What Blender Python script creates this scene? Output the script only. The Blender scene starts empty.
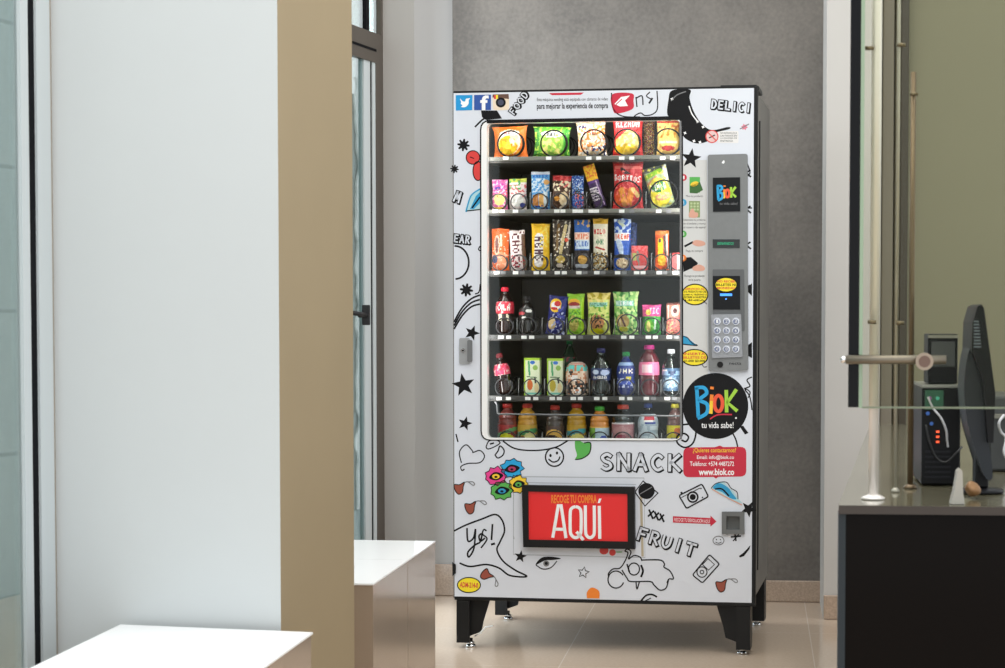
import bpy, bmesh, math, random
from mathutils import Vector, Matrix, noise
from mathutils.geometry import tessellate_polygon
random.seed(7)
C = bpy.context.scene.collection
PI = math.pi
# ------------------------------------------------------------------ camera
FPX, YAW, PITCH, CX, CY = 2173.78, 0.0969, 0.0488, 546.62, 421.66
CAM = Vector((0.9974, -7.1075, 1.1021))
FW = Vector((-math.sin(YAW)*math.cos(PITCH), math.cos(YAW)*math.cos(PITCH), -math.sin(PITCH)))
RT = Vector((math.cos(YAW), math.sin(YAW), 0)); UP = RT.cross(FW)
cd = bpy.data.cameras.new('camera'); cam = bpy.data.objects.new('camera', cd); C.objects.link(cam)
M = Matrix((RT, UP, -FW)).transposed().to_4x4(); M.translation = CAM
cam.matrix_world = M
cd.sensor_width = 36; cd.lens = 36*FPX/1005; cd.shift_x = (502.5-CX)/1005; cd.shift_y = (CY-334)/1005
cd.clip_start = .05; cd.clip_end = 100
cd.dof.use_dof = True; cd.dof.focus_distance = 7.15; cd.dof.aperture_fstop = 11.0
bpy.context.scene.camera = cam
MYAW = -0.0701; MW, MD, ZB = .983, .775, .172          # machine turn, width, depth, bottom of front
FH = Vector((-math.sin(YAW), math.cos(YAW), 0))
def ray(px, py): return FW*FPX + RT*(px-CX) - UP*(py-CY)
def onplane(px, py, p0, n):
    d = ray(px, py); t = (p0-CAM).dot(n)/d.dot(n); return CAM + d*t
MX = Vector((math.cos(MYAW), math.sin(MYAW), 0)); MY = Vector((-math.sin(MYAW), math.cos(MYAW), 0))
def P(px, py, y=0.):                                    # pixel -> machine coordinates on a plane y metres behind its front
    w = onplane(px, py, MY*y, MY); return Vector((w.dot(MX), y, w.z))
def PZ(px, py, z): return onplane(px, py, Vector((0, 0, z)), Vector((0, 0, 1)))
def PD(px, py, zc): return onplane(px, py, Vector((CAM.x, CAM.y, 0))+FH*zc, FH)
def G(px, zc, z=0.):                                    # point seen at column px (at eye level), zc metres away
    v = CAM + FH*zc + RT*((px-CX)/FPX*zc); v.z = z; return v
# ------------------------------------------------------------------ materials
def lin(c):
    return tuple((x/255/12.92 if x/255 <= .04045 else ((x/255+.055)/1.055)**2.4) for x in c) + (1,)
_m = {}
def mat(name, c, rough=.5, metal=0., spec=.5, noise_amt=0., scale=20., bump=0., emit=0., coat=0.):
    if name in _m: return _m[name]
    m = bpy.data.materials.new(name); m.use_nodes = True; nt = m.node_tree; b = nt.nodes['Principled BSDF']
    b.inputs['Base Color'].default_value = lin(c); b.inputs['Roughness'].default_value = rough
    b.inputs['Metallic'].default_value = metal; b.inputs['Specular IOR Level'].default_value = spec
    if coat: b.inputs['Coat Weight'].default_value = coat; b.inputs['Coat Roughness'].default_value = .05
    tc = nt.nodes.new('ShaderNodeTexCoord'); nz = nt.nodes.new('ShaderNodeTexNoise')
    nz.inputs['Scale'].default_value = scale; nz.inputs['Detail'].default_value = 6
    nt.links.new(tc.outputs['Object'], nz.inputs['Vector'])
    mp = nt.nodes.new('ShaderNodeMapRange'); mp.inputs[1].default_value = .3; mp.inputs[2].default_value = .7
    mp.inputs[3].default_value = 1-noise_amt; mp.inputs[4].default_value = 1+noise_amt
    nt.links.new(nz.outputs['Fac'], mp.inputs[0])
    if noise_amt:
        mx = nt.nodes.new('ShaderNodeVectorMath'); mx.operation = 'SCALE'
        mx.inputs[0].default_value = lin(c)[:3]; nt.links.new(mp.outputs[0], mx.inputs['Scale'])
        nt.links.new(mx.outputs[0], b.inputs['Base Color'])
    if bump:
        bp = nt.nodes.new('ShaderNodeBump'); bp.inputs['Strength'].default_value = bump; bp.inputs['Distance'].default_value = .002
        nt.links.new(nz.outputs['Fac'], bp.inputs['Height']); nt.links.new(bp.outputs[0], b.inputs['Normal'])
    if emit:
        b.inputs['Emission Color'].default_value = lin(c); b.inputs['Emission Strength'].default_value = emit
    _m[name] = m; return m
def glassmat(name, tint, refl=1.0, rough=.01):
    if name in _m: return _m[name]
    m = bpy.data.materials.new(name); m.use_nodes = True; nt = m.node_tree; nt.nodes.clear()
    o = nt.nodes.new('ShaderNodeOutputMaterial'); t = nt.nodes.new('ShaderNodeBsdfTransparent'); g = nt.nodes.new('ShaderNodeBsdfGlossy')
    t.inputs[0].default_value = tint+(1,); g.inputs['Roughness'].default_value = rough; g.inputs[0].default_value = (.9, .95, .92, 1)
    f = nt.nodes.new('ShaderNodeFresnel'); f.inputs[0].default_value = 1.4
    k = nt.nodes.new('ShaderNodeMath'); k.operation = 'MULTIPLY'; k.inputs[1].default_value = refl
    x = nt.nodes.new('ShaderNodeMixShader')
    nt.links.new(f.outputs[0], k.inputs[0]); nt.links.new(k.outputs[0], x.inputs[0]); nt.links.new(t.outputs[0], x.inputs[1]); nt.links.new(g.outputs[0], x.inputs[2]); nt.links.new(x.outputs[0], o.inputs[0])
    _m[name] = m; return m
def printmat():
    m = bpy.data.materials.new('printed_wrapper'); m.use_nodes = True; nt = m.node_tree; b = nt.nodes['Principled BSDF']
    a = nt.nodes.new('ShaderNodeAttribute'); a.attribute_name = 'print'
    nt.links.new(a.outputs['Color'], b.inputs['Base Color']); b.inputs['Roughness'].default_value = .38
    return m
PRINT = printmat()
def floormat():
    m = bpy.data.materials.new('polished_beige_tile'); m.use_nodes = True; nt = m.node_tree; b = nt.nodes['Principled BSDF']
    tc = nt.nodes.new('ShaderNodeTexCoord'); mp = nt.nodes.new('ShaderNodeMapping'); mp.inputs['Location'].default_value = (.42, .35, 0)
    br = nt.nodes.new('ShaderNodeTexBrick'); br.offset = 0; br.inputs['Scale'].default_value = 1
    br.inputs['Brick Width'].default_value = .8; br.inputs['Row Height'].default_value = .8; br.inputs['Mortar Size'].default_value = .0018
    br.inputs['Color1'].default_value = lin((208, 187, 165)); br.inputs['Color2'].default_value = lin((204, 183, 161)); br.inputs['Mortar'].default_value = lin((226, 210, 192))
    nz = nt.nodes.new('ShaderNodeTexNoise'); nz.inputs['Scale'].default_value = 90; nz.inputs['Detail'].default_value = 8
    mix = nt.nodes.new('ShaderNodeMix'); mix.data_type = 'RGBA'; mix.blend_type = 'MULTIPLY'; mix.inputs[0].default_value = .35
    rp = nt.nodes.new('ShaderNodeMapRange'); rp.inputs[1].default_value = .3; rp.inputs[2].default_value = .7; rp.inputs[3].default_value = .75; rp.inputs[4].default_value = 1.1
    nt.links.new(tc.outputs['Object'], mp.inputs[0]); nt.links.new(mp.outputs[0], br.inputs['Vector']); nt.links.new(tc.outputs['Object'], nz.inputs['Vector'])
    nt.links.new(nz.outputs['Fac'], rp.inputs[0]); nt.links.new(br.outputs['Color'], mix.inputs[6]); nt.links.new(rp.outputs[0], mix.inputs[7])
    nt.links.new(mix.outputs[2], b.inputs['Base Color']); b.inputs['Roughness'].default_value = .11; b.inputs['Specular IOR Level'].default_value = .55
    return m
def concretemat():
    m = bpy.data.materials.new('raw_concrete'); m.use_nodes = True; nt = m.node_tree; b = nt.nodes['Principled BSDF']
    tc = nt.nodes.new('ShaderNodeTexCoord'); cr = nt.nodes.new('ShaderNodeValToRGB'); mx = nt.nodes.new('ShaderNodeMath'); mx.operation = 'ADD'
    a = nt.nodes.new('ShaderNodeTexNoise'); a.inputs['Scale'].default_value = 2.2; a.inputs['Detail'].default_value = 10; a.inputs['Roughness'].default_value = .65
    c = nt.nodes.new('ShaderNodeTexNoise'); c.inputs['Scale'].default_value = 70; c.inputs['Detail'].default_value = 8
    for n in (a, c): nt.links.new(tc.outputs['Object'], n.inputs['Vector'])
    k = nt.nodes.new('ShaderNodeMath'); k.operation = 'MULTIPLY'; k.inputs[1].default_value = .45
    nt.links.new(c.outputs['Fac'], k.inputs[0]); nt.links.new(a.outputs['Fac'], mx.inputs[0]); nt.links.new(k.outputs[0], mx.inputs[1])
    cr.color_ramp.elements[0].position = .5; cr.color_ramp.elements[0].color = lin((98, 93, 88)); cr.color_ramp.elements[1].position = .95; cr.color_ramp.elements[1].color = lin((132, 125, 117))
    nt.links.new(mx.outputs[0], cr.inputs[0]); nt.links.new(cr.outputs[0], b.inputs['Base Color']); b.inputs['Roughness'].default_value = .75
    bp = nt.nodes.new('ShaderNodeBump'); bp.inputs['Strength'].default_value = .3; bp.inputs['Distance'].default_value = .003
    nt.links.new(c.outputs['Fac'], bp.inputs['Height']); nt.links.new(bp.outputs[0], b.inputs['Normal'])
    return m
# ------------------------------------------------------------------ mesh helpers
class MB:
    def __init__(s): s.v = []; s.f = []; s.m = []; s.mats = []; s.sm = []
    def mi(s, m):
        if m not in s.mats: s.mats.append(m)
        return s.mats.index(m)
    def add(s, vs, fs, m, smooth=False):
        o = len(s.v); s.v += [Vector(v) for v in vs]; k = s.mi(m)
        for f in fs: s.f.append([i+o for i in f]); s.m.append(k); s.sm.append(smooth)
    def box(s, a, b, m, bev=0.):
        bm = bmesh.new(); bmesh.ops.create_cube(bm, size=1)
        a = Vector(a); b = Vector(b); c = (a+b)/2; d = b-a
        for v in bm.verts: v.co = Vector((c.x+v.co.x*d.x, c.y+v.co.y*d.y, c.z+v.co.z*d.z))
        if bev: bmesh.ops.bevel(bm, geom=bm.edges[:], offset=bev, segments=2, affect='EDGES', profile=.5)
        bm.normal_update(); s.bm(bm, m); return s
    def bm(s, bm, m, smooth=False, X=None):
        bm.verts.index_update()
        s.add([(X @ v.co if X else v.co) for v in bm.verts], [[v.index for v in f.verts] for f in bm.faces], m, smooth); bm.free()
    def tube(s, pts, r, m, seg=8, closed=False):
        pts = [Vector(p) for p in pts]; n = len(pts); vs = []; fs = []
        rr = r if isinstance(r, (list, tuple)) else [r]*n
        t0 = (pts[1]-pts[0]).normalized(); a = t0.orthogonal().normalized()
        for i, p in enumerate(pts):
            if closed: t = (pts[(i+1) % n]-pts[i-1]).normalized()
            else: t = (pts[min(i+1, n-1)]-pts[max(i-1, 0)]).normalized()
            a = (a-t*a.dot(t)).normalized(); b = t.cross(a)
            for k in range(seg):
                q = 2*PI*k/seg; vs.append(p+(a*math.cos(q)+b*math.sin(q))*rr[i])
        for i in range(n if closed else n-1):
            j = (i+1) % n
            for k in range(seg):
                l = (k+1) % seg; fs.append([i*seg+k, i*seg+l, j*seg+l, j*seg+k])
        if not closed: fs.append(list(range(seg))[::-1]); fs.append([(n-1)*seg+k for k in range(seg)])
        s.add(vs, fs, m, True); return s
    def lathe(s, prof, m, seg=24, c=(0, 0, 0)):         # profile of (r, z)
        c = Vector(c); vs = []; fs = []
        for r, z in prof:
            for k in range(seg):
                q = 2*PI*k/seg; vs.append(c+Vector((r*math.cos(q), r*math.sin(q), z)))
        for i in range(len(prof)-1):
            for k in range(seg):
                l = (k+1) % seg; fs.append([i*seg+k, i*seg+l, (i+1)*seg+l, (i+1)*seg+k])
        fs.append(list(range(seg))[::-1]); fs.append([(len(prof)-1)*seg+k for k in range(seg)])
        s.add(vs, fs, m, True); return s
    def prism(s, pts, z0, z1, m):                       # plan outline pulled up
        n = len(pts); vs = [Vector((p[0], p[1], z0)) for p in pts]+[Vector((p[0], p[1], z1)) for p in pts]
        fs = [list(range(n))[::-1], [n+i for i in range(n)]]+[[i, (i+1) % n, n+(i+1) % n, n+i] for i in range(n)]
        s.add(vs, fs, m); return s
    def build(s, name, parent=None, loc=None, rotz=0, fix=True):
        me = bpy.data.meshes.new(name); o0 = Vector(loc) if loc is not None else Vector((0, 0, 0))
        R = Matrix.Rotation(-rotz, 3, 'Z')
        me.from_pydata([tuple(R @ (v-o0)) for v in s.v], [], s.f)
        for m in s.mats: me.materials.append(m)
        me.polygons.foreach_set('material_index', s.m); me.polygons.foreach_set('use_smooth', s.sm)
        if fix:
            bm = bmesh.new(); bm.from_mesh(me); bmesh.ops.recalc_face_normals(bm, faces=bm.faces[:]); bm.to_mesh(me); bm.free()
        o = bpy.data.objects.new(name, me); C.objects.link(o)
        if parent: o.parent = parent
        if loc is not None: o.location = o0; o.rotation_euler = (0, 0, rotz)
        return o
def tag(o, label=None, cat=None, group=None, kind=None):
    if label: o['label'] = label
    if cat: o['category'] = cat
    if group: o['group'] = group
    if kind: o['kind'] = kind
    return o
def empty(name, loc, rz=0):
    o = bpy.data.objects.new(name, None); C.objects.link(o); o.location = loc; o.rotation_euler = (0, 0, rz); o.empty_display_size = .1; return o
def struct(mb, name): return tag(mb.build(name), kind='structure')

white = mat('white_vinyl', (214, 218, 226), .3, noise_amt=.01)
ink = mat('black_ink', (20, 20, 22), .45, spec=.18); redink = mat('red_ink', (196, 30, 58), .4); cherry = mat('cherry_red', (214, 62, 58), .4)
blueink = mat('blue_ink', (40, 150, 196), .4); brown = mat('cocoa_brown', (150, 74, 56), .5); green = mat('leaf_green', (84, 170, 76), .5)
pink = mat('pink_ink', (226, 60, 140), .5); yellow = mat('yellow_ink', (242, 200, 50), .5); egg = mat('egg_yellow', (244, 222, 40), .5); orange = mat('orange_ink', (238, 130, 40), .5)
teal = mat('pale_teal_ink', (170, 208, 214), .5); skyb = mat('bird_blue', (22, 146, 206), .4); navy = mat('deep_blue', (44, 82, 156), .4)
skin = mat('printed_skin', (214, 160, 140), .5); greyink = mat('grey_ink', (120, 120, 122), .5); pwhite = mat('white_ink', (240, 240, 240), .4); lime = mat('lime_ink', (160, 205, 60), .4)
cream = mat('cream_ink', (232, 214, 190), .4); cyan = mat('cyan_ink', (30, 160, 215), .4); reddish = mat('vermilion_ink', (232, 84, 48), .4)
# ------------------------------------------------------------------ room
conc = concretemat(); tile = floormat()
wallw = mat('grey_white_paint', (196, 192, 186), .55, noise_amt=.015, scale=3)
pillw = mat('cool_white_paint', (196, 200, 200), .5, noise_amt=.012, scale=2)
taupe = mat('taupe_gold_paint', (150, 134, 106), .55, noise_amt=.03, scale=4)
olive = mat('olive_paint', (130, 127, 103), .6, noise_amt=.03, scale=1.5)
skirt = mat('beige_granite_skirting', (176, 154, 134), .22, noise_amt=.16, scale=160)
anod = mat('brown_anodised_frame', (84, 76, 68), .35, metal=.3)
alu = mat('pale_aluminium_frame', (190, 197, 199), .35)
blackg = mat('black_gasket', (26, 26, 30), .5)
f = MB(); f.box((-6, -8, -.05), (6, 3, 0), tile); struct(f, 'floor')
YB = .0
wl = G(430, 8.33); wr = G(812, 8.33)
YB = wr.y                                                # concrete wall runs along X
xl = onplane(453, 315, Vector((0, YB, 0)), Vector((0, 1, 0))).x; xr = onplane(822.5, 315, Vector((0, YB, 0)), Vector((0, 1, 0))).x
m = MB(); m.box((xl, YB, 0), (xr+.2, YB+.2, 4.2), conc); struct(m, 'wall_back')
m = MB(); m.box((xl+.01, YB-.015, .001), (xr, YB-.0005, .083), skirt, .003); struct(m, 'baseboard_back')
# white column right of the machine
a = G(825, 7.86); b = G(879.5, 7.86)
m = MB(); m.prism([(a.x, a.y), (b.x, a.y), (b.x, YB+.2), (a.x, YB+.2)], 0, 4.2, wallw); struct(m, 'wall_column_right')
m = MB(); m.box((a.x, a.y-.015, .001), (b.x, a.y-.0005, .088), skirt, .003); struct(m, 'baseboard_right')
# olive wall behind the counter with brown trims
c0 = G(879.7, 8.0)
m = MB(); m.box((c0.x+.003, c0.y, 0), (c0.x+3.2, c0.y+.2, 4.2), olive); struct(m, 'wall_right')
for i, (p0, p1, d) in enumerate([(880, 891.5, .05), (892.5, 895.5, .03), (897.5, 905.5, .07)]):
    q0 = G(p0, 7.98); q1 = G(p1, 7.98)
    m = MB(); m.box((q0.x, c0.y-d, 0), (q1.x, c0.y-.001, 4.2), mat('brown_door_frame_%d' % i, [(124, 116, 100), (98, 90, 68), (60, 53, 39)][i], .4), .004); struct(m, 'trim_%d' % (i+1))
# left side : facade line
def gl(xc, zc): v = CAM+FH*zc+RT*xc; v.z = 0; return v
FD = (FH+RT*.2637).normalized(); FN = Vector((FD.y, -FD.x, 0))   # along the glazed facade, and its normal into the room
F0 = gl(-1.0476, 4.629)
def fac(px, off=0.):                                    # point of the facade seen at column px at eye level
    return onplane(px, 315.5, F0+FN*off, FN).to_2d().to_3d()
def facz(px, py): return onplane(px, py, F0, FN).z
def fbox(mb, p0, p1, z0, z1, d0, d1, m):
    a = fac(p0); b = fac(p1)
    mb.prism([(a+FN*d0)[:2], (b+FN*d0)[:2], (b+FN*d1)[:2], (a+FN*d1)[:2]], z0, z1, m); return mb
# far reveal and grey wall left of the machine
e0 = fac(383); e0r = onplane(415, 315, e0, FD); e0r.z = 0; e1 = G(378, 8.55)
e2 = Vector((xl-.002, e1.y, 0))
pierw = mat('pier_paint', (168, 165, 162), .5, noise_amt=.012, scale=2)
eb = onplane(411, 315, e0r+FD*.2, FD)
m = MB(); m.prism([e0[:2], e0r[:2], eb[:2], (e0+FD*.2)[:2]], 0, 4.2, pierw); struct(m, 'wall_pier_left')
m = MB(); m.prism([(e1.x, e1.y), (e2.x, e1.y), (e2.x, e1.y+.25), (e1.x, e1.y+.25)], 0, 4.2, mat('far_grey_paint', (176, 173, 170), .5, noise_amt=.012, scale=2)); struct(m, 'wall_left')
m = MB(); m.box((e1.x+.004, e1.y-.015, .001), (xl-.004, e1.y-.0005, .125), skirt, .003); struct(m, 'baseboard_left')
# big pillar : white front face, taupe side
p0 = F0.copy(); p0.z = 0; pd = Vector((FN.x, FN.y, 0))
p1 = gl(-.559, 4.50); wlen = (p1-p0).dot(pd)
p1 = onplane(279, 315, p0, FD); p1.z = 0; q = onplane(353, 315, p1, pd); dep = (q-p1).dot(FD)
p2 = p1+FD*dep; p3 = p0+FD*dep
m = MB(); m.prism([p0[:2], p1[:2], p2[:2], p3[:2]], 0, 4.2, pillw)
m.m[3] = m.mi(taupe); m.m[4] = m.mi(taupe)
struct(m, 'wall_pillar_left')
# windows in the facade
gls = glassmat('window_glass', (.90, .93, .93), .6)
def window(name, frames, pane):
    r = tag(empty(name, fac(pane[0][0])), kind='structure')
    inv = Matrix.Translation(-r.location)
    for nm, p0, p1, z0, z1, d0, d1, mt in frames:
        o = fbox(MB(), p0, p1, z0, z1, d0, d1, mt).build(nm, r); o.data.transform(inv)
    for p0, p1, z0, z1 in pane:
        o = fbox(MB(), p0, p1, z0, z1, -.012, -.008, gls).build('pane', r); o.data.transform(inv)
window('window_1', [('sash', 23.5, 31, 0, 3.2, -.014, .0, alu), ('gasket', 31, 37.5, 0, 3.2, -.014, -.0015, mat('dark_gasket', (14, 14, 18), .7, spec=.1)),
    ('window_frame', 37.5, 51, 0, 3.2, -.014, .004, alu), ('reveal_strip', 51, 56, 0, 3.2, -.014, .0, mat('warm_grey_reveal', (150, 140, 128), .5))], [(-60, 23.5, 0, 3.2)])
zt0, zt1 = facz(366, 60), facz(366, 30)
window('window_2', [('sash', 365, 371, 0, zt0, -.014, .0, alu), ('glazing_bead', 363.6, 365, 0, zt0, -.014, -.005, mat('grey_green_bead', (110, 130, 132), .4)), ('gasket', 371, 373, 0, zt0, -.014, -.002, mat('dark_gasket', (14, 14, 18), .7)),
    ('inner_bead', 373, 376, 0, zt0, -.014, .001, alu), ('window_frame', 376, 383, 0, zt1, -.012, .003, anod), ('upper_frame', 381, 383, zt1, 4.2, -.012, .003, anod), ('transom', 250, 376, zt0, zt1, -.012, .003, anod), ('transom_groove', 250, 376, zt0+(zt1-zt0)*.38, zt0+(zt1-zt0)*.46, .0035, .005, mat('dark_gasket', (14, 14, 18), .7)), ('mullion', 367.5, 370.5, zt1, 4.2, -.012, .0, mat('dark_gasket', (14, 14, 18), .7))],
    [(250, 363.6, 0, zt0), (250, 367.5, zt1, 4.2), (370.5, 381, zt1, 4.2)])
a = onplane(366.5, 315, F0+FN*.03, FN); b = onplane(354, 313, F0+FN*.05, FN)
m = MB(); hz = a.z; m.tube([a-FN*.025, a], .008, blackg); m.tube([a, b], .007, blackg); m.box(a-Vector((.012, .012, .03)), a+Vector((.012, .0, .03)), blackg, .003)
tag(m.build('window_handle', None, a), 'short black lever handle on the pale sash of the narrow window', 'handle')
# outside: block wall with white render patch
def outmat():
    m = bpy.data.materials.new('exterior_blocks'); m.use_nodes = True; nt = m.node_tree; b = nt.nodes['Principled BSDF']
    tc = nt.nodes.new('ShaderNodeTexCoord'); br = nt.nodes.new('ShaderNodeTexBrick'); sp = nt.nodes.new('ShaderNodeSeparateXYZ'); cb = nt.nodes.new('ShaderNodeCombineXYZ')
    nt.links.new(tc.outputs['Object'], sp.inputs[0]); nt.links.new(sp.outputs[1], cb.inputs[0]); nt.links.new(sp.outputs[2], cb.inputs[1])
    br.inputs['Scale'].default_value = 1; br.inputs['Brick Width'].default_value = 30; br.inputs['Row Height'].default_value = .56; br.inputs['Mortar Size'].default_value = .008
    br.inputs['Color1'].default_value = lin((146, 160, 162)); br.inputs['Color2'].default_value = lin((140, 156, 158)); br.inputs['Mortar'].default_value = lin((100, 116, 116))
    nt.links.new(cb.outputs[0], br.inputs['Vector']); nt.links.new(br.outputs[0], b.inputs['Base Color']); b.inputs['Roughness'].default_value = .7
    return m
ex0 = F0-FN*2.0-FD*6; ex1 = F0-FN*2.0+FD*14
m = MB(); n = Vector(FN)*.2; m.prism([ex0[:2], ex1[:2], (ex1-n)[:2], (ex0-n)[:2]], -.3, 2.35, outmat()); struct(m, 'wall_outside')
# ragged strip of white render
s0 = onplane(357.5, 315, F0-FN*1.98, FN); s1 = onplane(374, 315, F0-FN*1.98, FN)
L = [(s0+FD*(.10*noise.noise(Vector((0, 0, z*2.3)))+.07*noise.noise(Vector((3, 0, z*9)))), z) for z in [i*.04 for i in range(62)]]
m = MB(); vs = []; fs = []
for p_, z in L:
    for q_ in (p_-FN*.01, p_, s1+FD*1.5, s1+FD*1.5-FN*.01): vs.append((q_.x, q_.y, z))
for i in range(len(L)-1):
    for k in range(4): fs.append([i*4+k, i*4+(k+1) % 4, i*4+4+(k+1) % 4, i*4+4+k])
m.add(vs, fs, mat('white_render', (236, 240, 240), .7)); struct(m, 'trim_4')

# ------------------------------------------------------------------ benches
btop = mat('white_lacquer', (244, 244, 244), .28, spec=.3)
bside = mat('beige_lacquer_side', (176, 158, 140), .16, metal=.35, noise_amt=.02)
def bench(name, pts, h, label):
    c = sum((Vector(p[:2]).to_3d() for p in pts), Vector())/len(pts)
    r = tag(empty(name, c), label, 'bench', 'white topped block benches')
    inv = Matrix.Translation(-c)
    ins = [c+(Vector(p[:2]).to_3d()-c)*.992 for p in pts]
    o = MB().prism([p[:2] for p in ins], 0, h-.004, bside).build('base_block', r); o.data.transform(inv)
    o = MB().prism([p[:2] for p in pts], h-.004, h, btop).build('seat_top', r); o.data.transform(inv)
h = .45
A = PZ(313, 632.2, h); B = PZ(120.4, 624.4, h); D = PZ(262.7, 668, h); E_ = PZ(29.8, 668.1, h)
bench('bench', [A, B, B+(E_-B)*4.2, A+(D-A)*7.5], h, 'white topped block bench in front of the white pillar, nearest the camera')
A = PZ(435.5, 541, h); B = PZ(373.2, 583.7, h); Mid = B+(A-B)*.0; mp = PZ(408, 559.9, h)
left = lambda p, px, py: PZ(px, py, h)
A2 = PZ(340, 539.6, h); M2 = PZ(318, 558.9, h); B2 = PZ(285, 582.6, h)
q3 = p2+FN*.02+FD*.02
A2 = A+(A2-A)*.95
bench('bench', [A, mp+(A-mp)*.006, M2+(A2-M2)*.006, A2], h, 'white topped block bench behind the pillar, the farther of the joined pair')
bench('bench', [mp, B, B2, M2], h, 'white topped block bench behind the pillar, the nearer of the joined pair')

# ------------------------------------------------------------------ vending machine
VM = empty('vending_machine', (0, 0, 0), MYAW)
tag(VM, 'tall snack vending machine with doodle covered white front on black legs before the concrete wall', 'vending machine')
dark = mat('cabinet_black', (22, 22, 22), .45, spec=.25, noise_amt=.05); sidem = mat('grey_brown_side', (92, 87, 80), .38, noise_amt=.22, scale=6)
inner = mat('interior_dark', (74, 72, 67), .45); steel = mat('steel', (190, 190, 190), .25, metal=.9); chrome = mat('chrome', (225, 225, 225), .1, metal=1.)
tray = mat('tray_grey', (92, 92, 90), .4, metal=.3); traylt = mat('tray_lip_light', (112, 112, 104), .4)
def mapp(pts, y=0.): return [P(x, yy, y) for x, yy in pts]
def rrect(x0, y0, x1, y1, r, n=5, w=0.):
    o = []
    for cx, cy, a in ((x1-r, y0+r, -90), (x1-r, y1-r, 0), (x0+r, y1-r, 90), (x0+r, y0+r, 180)):
        for k in range(n+1):
            t = math.radians(a+90*k/n); o.append((cx+r*math.cos(t), cy+r*math.sin(t)))
    return o
def quadpts(q, r, n=4):                                 # rounded quad from 4 px corners (TL,TR,BR,BL)
    o = []
    for i in range(4):
        c = Vector(q[i]); a = (Vector(q[i-1])-c).normalized(); b = (Vector(q[(i+1) % 4])-c).normalized()
        for k in range(n+1):
            t = k/n; p = c+a*r*(1-t)**2+b*r*t**2; o.append((p.x, p.y))
    return o
def plate(mb, outer, holes, y0, y1, m):                 # outlines in local (x,z); slab between y0 and y1
    loops = [[(p[0], p[1]) for p in outer]]+[[(p[0], p[1]) for p in hh] for hh in holes]
    flat = [p for l in loops for p in l]; n = len(flat)
    tri = tessellate_polygon([[Vector((p[0], p[1], 0)) for p in l] for l in loops])
    vs = [(p[0], y0, p[1]) for p in flat]+[(p[0], y1, p[1]) for p in flat]; fs = [list(t) for t in tri]+[[i+n for i in t][::-1] for t in tri]
    o = 0
    for l in loops:
        k = len(l)
        for i in range(k): fs.append([o+i, o+(i+1) % k, n+o+(i+1) % k, n+o+i])
        o += k
    mb.add(vs, fs, m)
def xz(pts, y=0.): return [(p.x, p.z) for p in mapp(pts, y)]
zt = 1.83
# cabinet shell
T = .03
cb = MB()
cb.box((.0, .035, ZB), (T, MD, zt), sidem); cb.box((MW-T, .035, ZB), (MW, MD, zt), sidem)
cb.box((T, .035, zt-T), (MW-T, MD, zt), dark); cb.box((T, .035, ZB), (MW-T, MD, ZB+T), dark); cb.box((T, MD-T, ZB+T), (MW-T, MD, zt-T), inner)
cb.box((-.001, .0, ZB-.012), (MW+.012, .034, ZB-.0005), dark, .002); cb.box((.755, .06, ZB+T), (.77, MD-T, zt-T), inner)
cb.box((T, .06, .62), (.755, MD-T, .64), inner)
cab = cb.build('cabinet', VM)
o = MB().box((MW+.0005, .001, ZB-.012), (MW+.012, .033, zt+.006), dark, .002).build('door_edge', VM)
m = MB(); m.box((-.001, .002, zt+.0005), (MW+.01, .034, zt+.007), dark, .001); m.box((MW-.11, .02, zt+.007), (MW+.008, .05, zt+.013), dark, .003); m.box((MW-.01, .02, zt-.006), (MW+.014, .2, zt+.010), dark, .004)
m.build('top_trim', VM)
o = MB().box((MW+.0125, .06, ZB+.1), (MW+.017, .064, zt-.1), dark).build('side_seam', VM)
# legs
def leg(x0, x1, y0, y1, flip=False, front=True):
    m = MB(); zt_ = ZB-.013; zb = .018
    m.box((x0, y0, zb), (x1, y0+.012, zt_), dark)
    m.box((x0 if not flip else x1-.012, y0+.012, zb), (x0+.012 if not flip else x1, y0+.09, zt_), dark)
    # gusset
    g0, g1 = (x1-.012, x1+.065) if not flip else (x0+.012, x0-.065)
    pts = [(g0, zt_), (g1, zt_), (g0+(g1-g0)*.72, zt_-.07), (g0+(g1-g0)*.62, zb+.035), (g0+(g1-g0)*.1, zb+.02)]
    plate(m, pts, [], y0+.02, y0+.026, dark)
    l = m.build('leg', VM)
    fx = (x0+x1)/2+(.02 if not flip else -.006); fy = y0+.035
    k = MB(); k.lathe([(.016, 0), (.018, .003), (.014, .009), (.006, .012), (.006, .03)], chrome, 16, (fx, fy, .0)); k.lathe([(.012, .012), (.012, .017)], chrome, 6, (fx, fy, 0))
    k.build('levelling_foot', l)
leg(.006, .05, .0, .1); leg(MW-.05, MW-.004, 0, .1, True); leg(.006, .05, MD-.1, 0); leg(MW-.05, MW-.004, MD-.1, 0, True)
m = MB(); fp = P(475, 636, .02); m.tube([fp, fp+Vector((.02, -.01, .012)), fp+Vector((.035, 0, .03)), fp+Vector((.06, 0, .035))], .003, pwhite); m.build('cable_tie', VM)
# front panel with openings
WIN = [(481.5, 121.5), (681.5, 117.5), (682, 440.5), (482, 439.5)]
win = quadpts(WIN, 9)
TLc, TRc = (0.0, zt), (MW, zt)
flapo = [(522, 485), (634.5, 487), (635, 549), (523.5, 547)]
coin = [(722, 511.5), (744.5, 511.5), (744.5, 534), (722, 534)]
fp_ = MB()
plate(fp_, [(0, zt), (MW, zt), (MW, ZB), (0, ZB)], [xz(win), xz([(526, 489), (631, 491), (631.5, 545), (527, 543)]), xz([(726, 515.5), (740.5, 515.5), (740.5, 530), (726, 530)])], 0, .034, white)
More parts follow.
